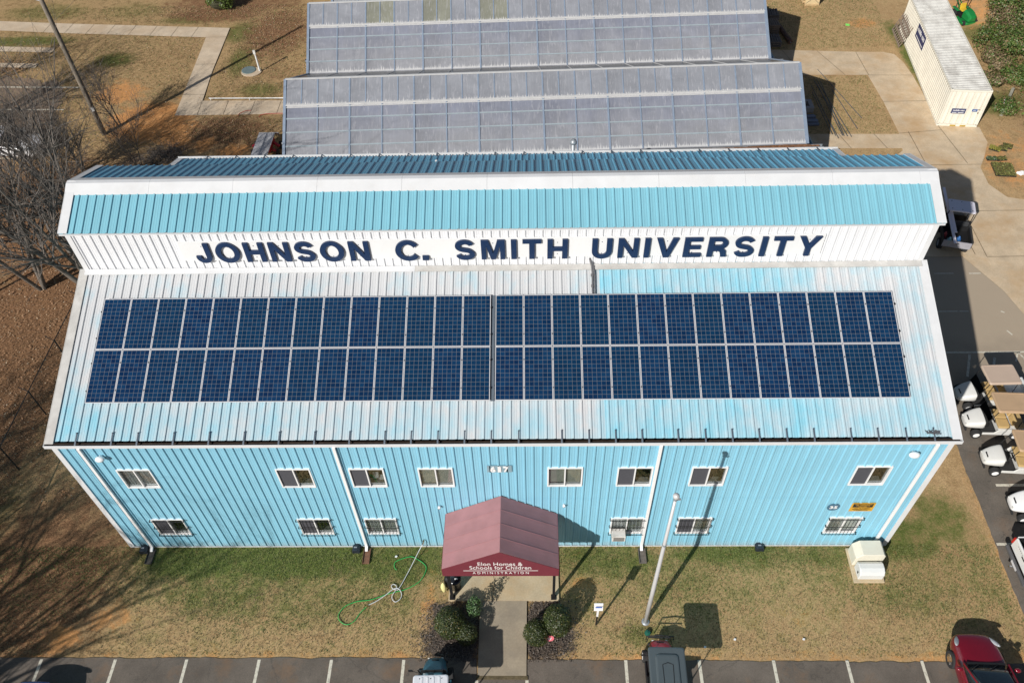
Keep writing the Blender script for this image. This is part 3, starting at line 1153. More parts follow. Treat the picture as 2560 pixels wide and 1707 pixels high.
# windows
def window(x0, x1, z0, z1, style, bars=False, label=None):
    cx = (x0 + x1) / 2
    # window body: recess box (reveal + back)
    mb = MB()
    mb.cur = 0
    d = 0.10
    mb.poly([(x0, 0.005, z0), (x0, d, z0), (x0, d, z1), (x0, 0.005, z1)])
    mb.poly([(x1, 0.005, z0), (x1, 0.005, z1), (x1, d, z1), (x1, d, z0)])
    mb.poly([(x0, 0.005, z0), (x1, 0.005, z0), (x1, d, z0), (x0, d, z0)])
    mb.poly([(x0, 0.005, z1), (x0, d, z1), (x1, d, z1), (x1, 0.005, z1)])
    # room behind
    mb.cur = 1
    D, e = 1.2, 0.25
    a, b = x0 - e, x1 + e
    c0, c1 = z0 - 0.35, z1 + 0.2
    mb.poly([(a, D, c0), (b, D, c0), (b, D, c1), (a, D, c1)])
    mb.poly([(a, d + .02, c0), (a, D, c0), (a, D, c1), (a, d + .02, c1)])
    mb.poly([(b, d + .02, c0), (b, d + .02, c1), (b, D, c1), (b, D, c0)])
    mb.poly([(a, d + .02, c0), (b, d + .02, c0), (b, D, c0), (a, D, c0)])
    mb.poly([(a, d + .02, c1), (a, D, c1), (b, D, c1), (b, d + .02, c1)])
    w = mb.build("window", [WHITEPAINT, ROOMDARK], BLD)
    if label:
        w["label"] = label
    # frame
    mb = MB()
    f = 0.036
    y0, y1 = -0.062, 0.02
    mb.box(x0 - .01, x1 + .01, y0, y1, z1 - f, z1 + .01)
    mb.box(x0 - .01, x1 + .01, y0, y1, z0 - .01, z0 + f)
    mb.box(x0 - .015, x0 + f, y0, y1, z0 + f, z1 - f)
    mb.box(x1 - f, x1 + .015, y0, y1, z0 + f, z1 - f)
    mb.box(cx - .022, cx + .022, y0 + .008, y1, z0 + f, z1 - f)
    mb.build("frame", WHITEPAINT, w)
    # right pane
    mb = MB()
    mb.box(cx + .0225, x1 - f, 0.02, 0.026, z0 + f, z1 - f)
    mb.build("pane", PANE, w)
    # left half: screen or pane
    if style in ('dark', 'sill', 'papers', 'grey'):
        mb = MB()
        mb.box(x0 + f, cx - .0225, -0.012, -0.008, z0 + f, z1 - f)
        mb.build("insect_screen", SCREENM, w)
    else:
        mb = MB()
        mb.box(x0 + f, cx - .0225, 0.0, 0.006, z0 + f, z1 - f)
        mb.build("pane", PANE, w)
    if style in ('blind', 'pale'):
        mb = MB()
        n = 24
        for i in range(n):
            zc = z0 + 0.14 + (z1 - z0 - 0.16) * (i + .5) / n
            mb.bar((x0 + .06, 0.055, zc), (x1 - .06, 0.055, zc), 0.046, 0.004, (0, -0.97, 0.24))
        mb.build("blind", BLIND if style == 'blind' else BLINDW, w)
    if style == 'grey':
        mb = MB()
        mb.box(x0 + .06, x1 - .06, 0.05, 0.054, z0 + .02, z1 - .02)
        mb.build("blind", BLINDW, w)
    if style in ('sill', 'papers', 'dark'):
        mb = MB()
        mb.box(x0 + .05, x1 - .05, 0.04, 0.30, z0 + .0, z0 + .05)
        mb.build("sill", M("window_sill", (0.45, 0.44, 0.42), 0.6), w)
        mb = MB()
        mb.box(x0 + .06, x1 - .06, 0.075, 0.095, z1 - .14, z1 - .02)
        mb.build("blind", BLIND, w)
    if style == 'papers':
        mb = MB()
        mb.cbox((cx + .22, 0.2, z0 + .42), (0.2, 0.012, 0.3), rx=-0.3)
        mb.cbox((cx + .42, 0.22, z0 + .25), (0.2, 0.012, 0.2), rx=-0.5)
        mb.build("paper", WHITEPAINT, w)
    if style == 'curtain':
        mb = MB()
        n = 26
        for i in range(n):
            xa = x0 + .05 + (x1 - x0 - .1) * i / n
            xb = x0 + .05 + (x1 - x0 - .1) * (i + 1) / n
            ya, yb = 0.06 + 0.02 * math.sin(i * 1.9), 0.06 + 0.02 * math.sin((i + 1) * 1.9)
            mb.poly([(xa, ya, z0 + .02), (xb, yb, z0 + .02), (xb, yb, z1), (xa, ya, z1)])
        mb.build("curtain", BLINDW, w)
    if bars:
        mb = MB()
        yy = -0.13
        for zz in (z0 + .02, (z0 + z1) / 2, z1 - .06):
            mb.bar((x0 - .06, yy, zz), (x1 + .06, yy, zz), 0.016, 0.022)
            for xx in (x0 - .05, x1 + .05):
                mb.bar((xx, yy, zz), (xx, -0.03, zz), 0.03, 0.03)
        n = 9
        for i in range(n):
            xx = x0 + .06 + (x1 - x0 - .12) * i / (n - 1)
            mb.bar((xx, yy - .012, z0 - .03), (xx, yy - .012, z1 - .02), 0.011, 0.011, (0, 1, 0))
        mb.build("security_bars", BLACKM, w)
    return w


for (a, b), st in zip(WX['u'], ('curtain', 'dark', 'papers', 'blind', 'blind', 'sill', 'sill', 'sill')):
    window(a, b, 4.65, 5.86, st)
for (a, b), st in zip(WX['l'], ('dark', 'dark', 'pale', 'curtain', 'grey', 'pale')):
    window(a, b, 1.09, 2.29, st, True)
# window air conditioner
mb = MB()
mb.box(19.64, 20.16, -0.42, -0.055, 1.12, 1.50)
acu = mb.build("air_conditioner", M("aged_white_plastic", (0.66, 0.64, 0.60), 0.6, var=0.12, scale=5, dirt=(0.25, 0.22, 0.18), dirt_amt=0.5), BLD, bevel=0.012)
mb = MB()
for i in range(7):
    mb.box(19.69, 20.11, -0.428, -0.4205, 1.16 + i * .044, 1.185 + i * .044)
mb.build("grille", M("grey_grille", (0.16, 0.15, 0.14), 0.7), acu)

# wall lamps, small fittings
for lx, lz, r in ((1.49, 6.74, 0.17), (29.53, 6.76, 0.19)):
    mb = MB()
    mb.blob((lx, -0.16, lz), (r, 0.12, r * 0.62), 14, 8)
    mb.cbox((lx, -0.06, lz), (0.1, 0.08, 0.1))
    mb.build("wall_lamp", WHITEPAINT, BLD, smooth=True)
for lx, lz in ((13.02, 3.23), (17.73, 3.33)):
    mb = MB()
    mb.lathe([(0.0, -0.11), (0.05, -0.11), (0.055, -0.02), (0.03, 0.0), (0.03, 0.06)], (lx, -0.03, lz), 12, 'Y')
    mb.build("wall_lamp", WHITEPAINT, BLD, smooth=True)
mb = MB()
mb.tube([(12.14, -0.02, 0.55), (12.14, -0.12, 0.55), (12.12, -0.16, 0.48)], 0.02, 8)
mb.cbox((12.14, -0.10, 0.60), (0.09, 0.02, 0.02))
mb.build("faucet", M("brass", (0.25, 0.17, 0.06), 0.4, metal=0.8), BLD)
# 617 plate
mb = MB()
mb.box(14.95, 15.83, -0.042, -0.034, 5.60, 6.02)
pl = mb.build("number_plate", M("clear_plate", (0.24, 0.36, 0.42), 0.35, var=0.06), BLD)
for i, ch in enumerate("617"):
    text_mesh("numeral", ch, WHITEPAINT, pl, (15.16 + 0.23 * i, -0.043, 5.63), (1, 0, 0), (0, 0, 1), 0.34, 0.19 if ch != '1' else 0.12, 0.035, 0.02)
# 35 disc
mb = MB()
mb.lathe([(0.0, -0.010), (0.235, -0.010), (0.235, 0.0)], (27.83, -0.034, 3.06), 28, 'Y')
dc = mb.build("number_disc", M("slate_disc", (0.06, 0.15, 0.235), 0.4, var=0.06), BLD)
for i, ch in enumerate("35"):
    text_mesh("numeral", ch, WHITEPAINT, dc, (27.755 + 0.155 * i, -0.045, 2.97), (1, 0, 0), (0, 0, 1), 0.19, 0.125, 0.025, 0.008)
# yellow warning sign
YEL = M("yellow_sign", (0.62, 0.34, 0.035), 0.5, var=0.05)
mb = MB()
mb.box(28.46, 29.34, -0.043, -0.034, 2.77, 3.36)
ys = mb.build("warning_sign", YEL, BLD)
mb = MB()
mb.box(28.53, 29.27, -0.047, -0.0435, 3.06, 3.31)
mb.build("lettering_panel", BLACKM, ys)
for s, z, h, wd, m_ in (("NO TRESPASSING", 3.24, 0.05, 0.62, YEL), ("OR LOITERING", 3.165, 0.05, 0.5, YEL), ("VIOLATORS", 3.085, 0.05, 0.3, YEL), ("WILL BE SUBJECT", 2.98, 0.04, 0.62, BLACKM), ("PROSECUTE STRICTLY", 2.905, 0.045, 0.68, BLACKM), ("& PROSECUTION", 2.83, 0.04, 0.52, BLACKM)):
    text_mesh("lettering", s, m_, ys, (28.90, -0.048, z), (1, 0, 0), (0, 0, 1), h, wd, 0.02, 0.004)

# clerestory sign: board + 24 letters
mb = MB()
mb.box(3.88, 26.94, 6.125, 6.172, 10.24, 11.15)
sb_ = mb.build("sign_board", M("sign_board_white", (0.75, 0.755, 0.76), 0.5, var=0.03, scale=0.6), BLD)


def arc(cx, cy, rx, ry, a0, a1, n=14):
    return [(cx + rx * math.cos(RAD(a0 + (a1 - a0) * i / n)), cy + ry * math.sin(RAD(a0 + (a1 - a0) * i / n))) for i in range(n + 1)]


def strip(outer, inner):
    """ribbon between two equally long polylines -> list of quads"""
    return [[outer[i], outer[i + 1], inner[i + 1], inner[i]] for i in range(len(outer) - 1)]


def glyph(ch):
    """heavy grotesque capitals, cap height 1; returns (width, polygons)"""
    t = 0.205
    if ch == 'I':
        return .21, [[(0, 0), (.21, 0), (.21, 1), (0, 1)]]
    if ch == 'T':
        return .72, [[(.255, 0), (.465, 0), (.465, .815), (.72, .815), (.72, 1), (0, 1), (0, .815), (.255, .815)]]
    if ch == 'H':
        return .78, [[(0, 0), (t, 0), (t, .405), (.78 - t, .405), (.78 - t, 0), (.78, 0), (.78, 1), (.78 - t, 1), (.78 - t, .6), (t, .6), (t, 1), (0, 1)]]
    if ch == 'N':
        return .78, [[(0, 0), (.195, 0), (.195, .66), (.57, 0), (.78, 0), (.78, 1), (.585, 1), (.585, .345), (.21, 1), (0, 1)]]
    if ch == 'M':
        return .92, [[(0, 0), (.19, 0), (.19, .72), (.37, 0), (.55, 0), (.73, .72), (.73, 0), (.92, 0), (.92, 1), (.635, 1), (.46, .31), (.285, 1), (0, 1)]]
    if ch == 'V':
        return .84, [[(.315, 0), (.525, 0), (.84, 1), (.62, 1), (.42, .29), (.22, 1), (0, 1)]]
    if ch == 'E':
        return .69, [[(0, 0), (.69, 0), (.69, .185), (.21, .185), (.21, .415), (.63, .415), (.63, .595), (.21, .595), (.21, .815), (.675, .815), (.675, 1), (0, 1)]]
    if ch == 'Y':
        return .85, [[(.32, 0), (.53, 0), (.53, .39), (.85, 1), (.615, 1), (.425, .60), (.235, 1), (0, 1), (.32, .39)]]
    if ch == 'O':
        return .94, strip(arc(.47, .5, .47, .53, 90, 450, 32), arc(.47, .5, .255, .335, 90, 450, 32))
    if ch == 'C':
        o = arc(.46, .5, .46, .53, 38, 322, 26)
        i = arc(.46, .5, .25, .335, 30, 330, 26)
        return .86, strip(o, i)
    if ch == 'U':
        o = [(0, 1)] + arc(.385, .36, .385, .385, 180, 360, 18) + [(.77, 1)]
        i = [(.21, 1)] + arc(.385, .36, .175, .19, 180, 360, 18) + [(.56, 1)]
        return .77, strip(o, i)
    if ch == 'J':
        o = [(.615, 1)] + arc(.3075, .30, .3075, .325, 0, -180, 18) + [(0, .34)]
        i = [(.405, 1)] + arc(.3075, .30, .105, .14, 0, -180, 18) + [(.2, .34)]
        return .615, strip(o, i)
    if ch == 'S':
        c = arc(.385, .715, .275, .205, 18, 262, 16)[:-1] + arc(.395, .285, .275, .205, 84, -166, 17)
        o, i = [], []
        for k, p in enumerate(c):
            q0, q1 = Vector(c[max(0, k - 1)]), Vector(c[min(len(c) - 1, k + 1)])
            d = (q1 - q0).normalized()
            nn = Vector((-d.y, d.x)) * 0.100
            o.append((p[0] + nn.x, p[1] + nn.y))
            i.append((p[0] - nn.x, p[1] - nn.y))
        return .78, strip(o, i)
    if ch == 'R':
        top = [(.21, 1), (.21, .815), (.45, .815), (.45, 1)]
        bow = strip(arc(.45, .705, .29, .295, 90, -90, 14), arc(.45, .705, .095, .11, 90, -90, 14))
        leg = [[(.21, .41), (.21, .595), (.45, .595), (.45, .41)]]
        tail = [[(.27, .409), (.45, .409), (.60, .449), (.70, .33), (.715, .18), (.77, 0), (.545, 0), (.505, .16), (.49, .25), (.42, .30), (.27, .30)], [(.211, .409), (.269, .409), (.269, .30), (.211, .30)]]
        return .77, [[(0, 0), (.21, 0), (.21, 1), (0, 1)], top, leg[0]] + bow + tail


words = [("JOHNSON", 4.52, 10.86), ("C", 11.80, 12.66), ("SMITH", 13.95, 17.99), ("UNIVERSITY", 18.86, 26.93)]
CAP = 0.90
for wd, xa, xb in words:
    gl_ = [glyph(ch) for ch in wd]
    tot = sum(q[0] for q in gl_)
    sx = CAP * 1.03
    gap = (xb - xa - tot * sx) / max(1, len(wd) - 1)
    if len(wd) == 1:
        sx = (xb - xa) / tot
    x = xa - .11
    for ch, (gw, polys) in zip(wd, gl_):
        mb = MB()
        for pg in polys:
            pts = [(x + p[0] * sx, 10.21 + p[1] * CAP) for p in pg]
            A2 = sum(pts[i][0] * pts[(i + 1) % len(pts)][1] - pts[(i + 1) % len(pts)][0] * pts[i][1] for i in range(len(pts)))
            if A2 < 0:
                pts = pts[::-1]
            mb.prism_y(pts, 6.045, 6.12)
        for q in (0.2, 0.8):
            mb.cbox((x + gw * sx * .5, 6.122, 10.21 + CAP * q), (0.03, 0.01, 0.03))
        mb.build("letter", NAVY, sb_)
        x += gw * sx + gap
mb = MB()
mb.box(12.64, 12.87, 6.045, 6.12, 10.20, 10.40)
mb.build("letter", NAVY, sb_)
# small pipes and cable on roofs
mb = MB()
mb.lathe([(0.05, 0.0), (0.05, 0.42), (0.0, 0.42)], (12.36, 14.35, 8.12), 12)
vp = mb.build("vent_pipe", WHITEPAINT, BLD, smooth=False)
mb = MB()
mb.lathe([(0.26, -0.06), (0.20, 0.05), (0.06, 0.10), (0.06, 0.16)], (12.36, 14.33, 8.12), 14)
mb.build("pipe_boot", DARKRUB, vp)
mb = MB()
mb.lathe([(0.085, 0.0), (0.085, 7.75)], (18.6, 16.66, 0), 14)
mb.lathe([(0.16, 7.72), (0.17, 7.80), (0.12, 7.90), (0.0, 7.95)], (18.6, 16.66, 0), 14)
mb.build("flue_pipe", GALV, BLD, smooth=True)
# conduit down to the panels
mb = MB()
mb.tube([(18.70, 6.18, 10.10), (18.78, 6.02, 9.86), (18.80, 5.8, 9.70), (18.78, 5.15, 9.46), (18.79, 4.9, 9.36)], 0.035, 7)
mb.tube([(18.84, 6.05, 9.86), (18.88, 5.6, 9.63), (18.87, 4.95, 9.38)], 0.022, 6)
for q in (5.75, 5.35, 5.0):
    mb.cbox((18.82, q, EAVE_Z + (q - EAVE_Y) * 0.3772 + .06), (0.16, 0.10, 0.05), rx=math.atan(.3772))
mb.build("conduit", M("conduit_grey", (0.12, 0.12, 0.13), 0.6, var=0.2), BLD)
# loose wire bundle at eave corner
mb = MB()
rw = random.Random(5)
for i in range(7):
    pts = []
    for k in range(7):
        pts.append((29.75 + k * 0.075 + rw.uniform(-.03, .03), 0.20 + 0.12 * math.sin(k * 1.8 + i) * rw.uniform(.4, 1), 7.56 + rw.uniform(0, .03)))
    mb.tube(pts, 0.008, 4)
mb.build("wire_bundle", M("wire_grey", (0.1, 0.1, 0.11), 0.7), BLD)


# ================================================================== SOLAR PANELS
def mat_cells():
    g = NG("solar_cells")
    p = g.obj()
    x, y, z = g.xyz(p)
    u = g.math('DIVIDE', g.math('SUBTRACT', x, 0.024), 0.1573)
    v = g.math('DIVIDE', g.math('SUBTRACT', y, 0.034), 0.1581)
    fu = g.math('ABSOLUTE', g.math('SUBTRACT', g.math('FRACT', u), 0.5))
    fv = g.math('ABSOLUTE', g.math('SUBTRACT', g.math('FRACT', v), 0.5))
    e = g.math('MAXIMUM', fu, fv)
    line = g.mapr(e, 0.478, 0.486)
    cell = g.comb(g.math('FLOOR', u), g.math('FLOOR', v), g.math('MULTIPLY', g.objrand(), 91.0))
    rnd = g.white(cell)
    c = g.mix(rnd, (0.003, 0.017, 0.062), (0.0065, 0.037, 0.103))
    c = g.mix(g.math('MULTIPLY', g.objrand(), 0.5), c, (0.003, 0.030, 0.066))
    c = g.mix(g.mapr(g.noise(p, 26, 2), 0.4, 0.7, 0, 0.25), c, (0.006, 0.032, 0.080))
    c = g.mix(line, c, (0.24, 0.245, 0.24))
    g.col(c)
    g.rough(g.mapr(g.noise(g.pos(), 1.2, 4), 0.3, 0.7, 0.07, 0.22))
    g.b.inputs["Specular IOR Level"].default_value = 0.22
    return g.m


CELLS = mat_cells()
ALU = M("panel_aluminium", (0.66, 0.66, 0.69), 0.4, metal=0.15, var=0.05)
SL = math.atan2(R1[1] - EAVE_Z, R1[0] - EAVE_Y)
PW, PH = 0.992, 1.960
pan = thing("solar_panel", "", "solar panel", (0, 0, 0), 0, "solar panels in the roof array", local=True)
mb = MB()
fr = 0.020
mb.box(0, PW, 0, fr, 0, 0.04)
mb.box(0, PW, PH - fr, PH, 0, 0.04)
mb.box(0, fr, fr, PH - fr, 0, 0.04)
mb.box(PW - fr, PW, fr, PH - fr, 0, 0.04)
mb.build("frame", ALU, pan)
mb = MB()
mb.box(fr, PW - fr, fr, PH - fr, 0.028, 0.036)
mb.build("cell_sheet", CELLS, pan)
for yy in (0.45, 1.48):
    mb = MB()
    mb.cbox((PW + 0.010, yy, 0.035), (0.034, 0.05, 0.022))
    mb.build("clamp", BLACKM, pan)
ORD = ["first", "second", "third", "fourth", "fifth", "sixth", "seventh", "eighth", "ninth", "tenth", "eleventh", "twelfth", "thirteenth", "fourteenth"]
PX0, PS0 = 0.988, 1.33
first = True
for row in range(2):
    for blk in range(2):
        for i in range(14):
            o = pan if first else copy_tree(pan)
            first = False
            xx = PX0 + i * 1.010 + (14 * 1.010 + 0.16 if blk else 0)
            d = PS0 + row * 1.985
            p = Vector((xx, EAVE_Y, EAVE_Z)) + mv * d + nv * 0.10
            o.location = p
            o.rotation_euler = (SL, 0, 0)
            side = "left" if not blk else "right"
            rw_ = "lower" if row == 0 else "upper"
            o["label"] = "dark blue solar panel, %s from the left, %s row, %s array" % (ORD[i], rw_, side)
# racking: rails and the grey tray between the two halves
rk = thing("panel_racking", "aluminium rails carrying the blue solar panels on the faded roof", "racking", (L / 2, 3, 8.4))
for d in (PS0 + .45, PS0 + 1.48, PS0 + 1.985 + .45, PS0 + 1.985 + 1.48):
    for xa, xb in ((PX0 - .08, PX0 + 14 * 1.01 + .03), (PX0 + 14 * 1.01 + .13, PX0 + 28 * 1.01 + .22)):
        mb = MB()
        mb.bar(Vector((xa, EAVE_Y, EAVE_Z)) + mv * d + nv * 0.068, Vector((xb, EAVE_Y, EAVE_Z)) + mv * d + nv * 0.068, 0.04, 0.055, nv)
        mb.build("rail", BLACKM, rk)
mb = MB()
gx = PX0 + 14 * 1.01 + 0.065
mb.bar(Vector((gx, EAVE_Y, EAVE_Z)) + mv * (PS0 + .0) + nv * 0.05, Vector((gx, EAVE_Y, EAVE_Z)) + mv * (PS0 + 3.97) + nv * 0.05, 0.125, 0.02, nv)
mb.build("cable_tray", M("tray_grey", (0.10, 0.125, 0.155), 0.5, var=0.06), rk)

# ================================================================== ENTRANCE CANOPY
CAN = thing("entrance_canopy", "maroon gabled fabric canopy over the entrance, lettered in white", "canopy", (15.37, -1.2, 0.07))
cxL, cxR, cxM = 13.21, 17.49, 15.375
yF, yB = -2.30, -0.045
zr, ze, zv = 3.98, 2.66, 2.13
for side in (0, 1):
    mb = MB()
    xe = cxL if side == 0 else cxR
    n = 4
    # seams divide the fabric into four strips that sag slightly
    segs = 12
    for k in range(segs):
        ya = yB + (yF - yB) * k / segs
        yb = yB + (yF - yB) * (k + 1) / segs

        def sag(y, t):
            s = ((y - yB) / (yF - yB) * n) % 1.0
            return -0.014 * math.sin(math.pi * s) * math.sin(math.pi * t)
        for j in range(6):
            t0, t1 = j / 6, (j + 1) / 6
            P = []
            for yy, t in ((ya, t0), (yb, t0), (yb, t1), (ya, t1)):
                P.append((cxM + (xe - cxM) * t, yy, zr + (ze - zr) * t + sag(yy, t)))
            mb.poly(P if side == 1 else P[::-1])
    mb.build("roof_cloth", CANOPY, CAN, smooth=False)
    for k in range(1, n):
        mb = MB()
        yy = yB + (yF - yB) * k / n
        nn = Vector((1 if side else -1, 0, 1.6)).normalized()
        mb.bar(Vector((cxM, yy, zr)) + nn * .004, Vector((xe, yy, ze)) + nn * .002, 0.022, 0.012, nn)
        mb.build("seam", CANOPY, CAN)
    mb = MB()
    mb.box(xe - .012, xe + .012, yF, yB, zv, ze - .004)
    mb.build("side_valance", MAROON, CAN)
mb = MB()
mb.prism_y([(cxL, zv), (cxR, zv), (cxR, ze), (cxM, zr - .005), (cxL, ze)], yF - .02, yF)
gab = mb.build("front_gable", MAROON, CAN)
WTXT = M("white_lettering", (0.78, 0.74, 0.72), 0.6, var=0.03)
for s, z, h, wdt in (("Elon Homes &", 3.03, 0.26, 1.62), ("Schools for Children", 2.74, 0.26, 2.24), ("A D M I N I S T R A T I O N", 2.31, 0.17, 2.06)):
    text_mesh("lettering", s, WTXT, gab, (15.36, yF - .021, z - (0.06 if h > .2 else 0)), (1, 0, 0), (0, 0, 1), h, wdt, 0.0, 0.006)
mb = MB()
mb.box(14.0, 16.73, yF - .027, yF - .021, 2.555, 2.585)
mb.build("rule_line", WTXT, gab)
for px in (13.39, 17.33):
    mb = MB()
    mb.box(px - .05, px + .05, -2.28, -2.18, 0.07, 2.7)
    mb.box(px - .10, px + .10, -2.335, -2.13, 0.07, 0.10)
    mb.build("post", BLACKM, CAN)
mb = MB()
for yy in (-2.22, -1.15, -0.1):
    mb.bar((cxL + .05, yy, ze - .05), (cxM, yy, zr - .06), 0.04, 0.04)
    mb.bar((cxR - .05, yy, ze - .05), (cxM, yy, zr - .06), 0.04, 0.04)
mb.bar((cxL + .05, -2.22, zv + .12), (cxR - .05, -2.22, zv + .12), 0.04, 0.04)
mb.build("frame", GALV, CAN)


# ================================================================== GREENHOUSES
def mat_poly(name, base):
    g = NG(name)
    p = g.obj()
    x, y, z = g.xyz(p)
    big = g.noise(g.vscale(p, (0.6, 0.9, 0.9)), 1.0, 4, 0.6, 0.8)
    fold = g.noise(g.vscale(p, (5.5, 0.8, 0.8)), 1.0, 4, 0.6, 2.2)
    flute = g.noise(g.vscale(p, (22.0, 0.15, 0.15)), 1.0, 2)
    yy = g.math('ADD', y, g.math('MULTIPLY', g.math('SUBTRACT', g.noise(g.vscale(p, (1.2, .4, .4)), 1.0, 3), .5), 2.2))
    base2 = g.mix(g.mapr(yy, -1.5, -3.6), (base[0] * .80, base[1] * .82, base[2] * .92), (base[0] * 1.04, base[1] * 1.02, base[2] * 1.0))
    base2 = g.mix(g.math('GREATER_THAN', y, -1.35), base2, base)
    # rafter curtain's shadow painted into the colour: left side of each bay pair darker
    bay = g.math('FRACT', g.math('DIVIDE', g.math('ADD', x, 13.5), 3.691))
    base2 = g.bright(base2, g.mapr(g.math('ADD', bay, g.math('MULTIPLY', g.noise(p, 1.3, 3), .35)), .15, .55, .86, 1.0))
    c = g.bright(base2, g.mapr(big, 0.28, 0.72, 0.84, 1.12))
    c = g.mix(g.mapr(fold, 0.54, 0.74, 0, 0.45), c, (0.47, 0.47, 0.50))
    c = g.bright(c, g.mapr(flute, 0.3, 0.7, 0.95, 1.05))

    def drip(y0, reach):
        d = g.math('SUBTRACT', y, y0)
        h1 = g.noise(g.vscale(p, (13.0, 0.0, 0.0)), 1.0, 2, 0.8)
        h2 = g.noise(g.vscale(p, (2.6, 0.0, 0.0)), 1.0, 3, 0.7)
        h = g.math('MULTIPLY', g.math('POWER', g.mapr(h1, 0.42, 0.75), 1.6), g.mapr(h2, 0.35, 0.65, 0.15, reach))
        h = g.math('ADD', h, 0.05)
        k = g.mapr(g.math('SUBTRACT', h, d), -0.02, 0.06)
        return g.math('MULTIPLY', k, g.math('GREATER_THAN', d, -0.02))
    c = g.mix(g.math('MULTIPLY', drip(-4.12, 0.8), 0.7), c, (0.60, 0.60, 0.60))
    c = g.mix(g.math('MULTIPLY', drip(-1.40, 0.55), 0.75), c, (0.62, 0.61, 0.60))
    g.col(c)
    g.rough(0.3)
    g.b.inputs["Specular IOR Level"].default_value = 0.35
    return g.m


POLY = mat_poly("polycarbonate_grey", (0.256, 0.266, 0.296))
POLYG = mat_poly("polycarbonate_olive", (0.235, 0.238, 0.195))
POLYB = M("old_glazing_sheet", (0.215, 0.21, 0.20), 0.35, var=0.2, scale=0.9, dirt=(0.12, 0.10, 0.08), dirt_amt=0.5)
GBAR = M("greenhouse_aluminium", (0.225, 0.28, 0.365), 0.45, metal=0.1, var=0.1)
GPUR = M("greenhouse_purlin", (0.33, 0.385, 0.42), 0.45, metal=0.1, var=0.1)
GTRIM = M("greenhouse_trim", (0.58, 0.58, 0.58), 0.45, var=0.08)
GA = 0.030
HOODB = M("fan_hood_blue", (0.06, 0.19, 0.32), 0.45, var=0.1)


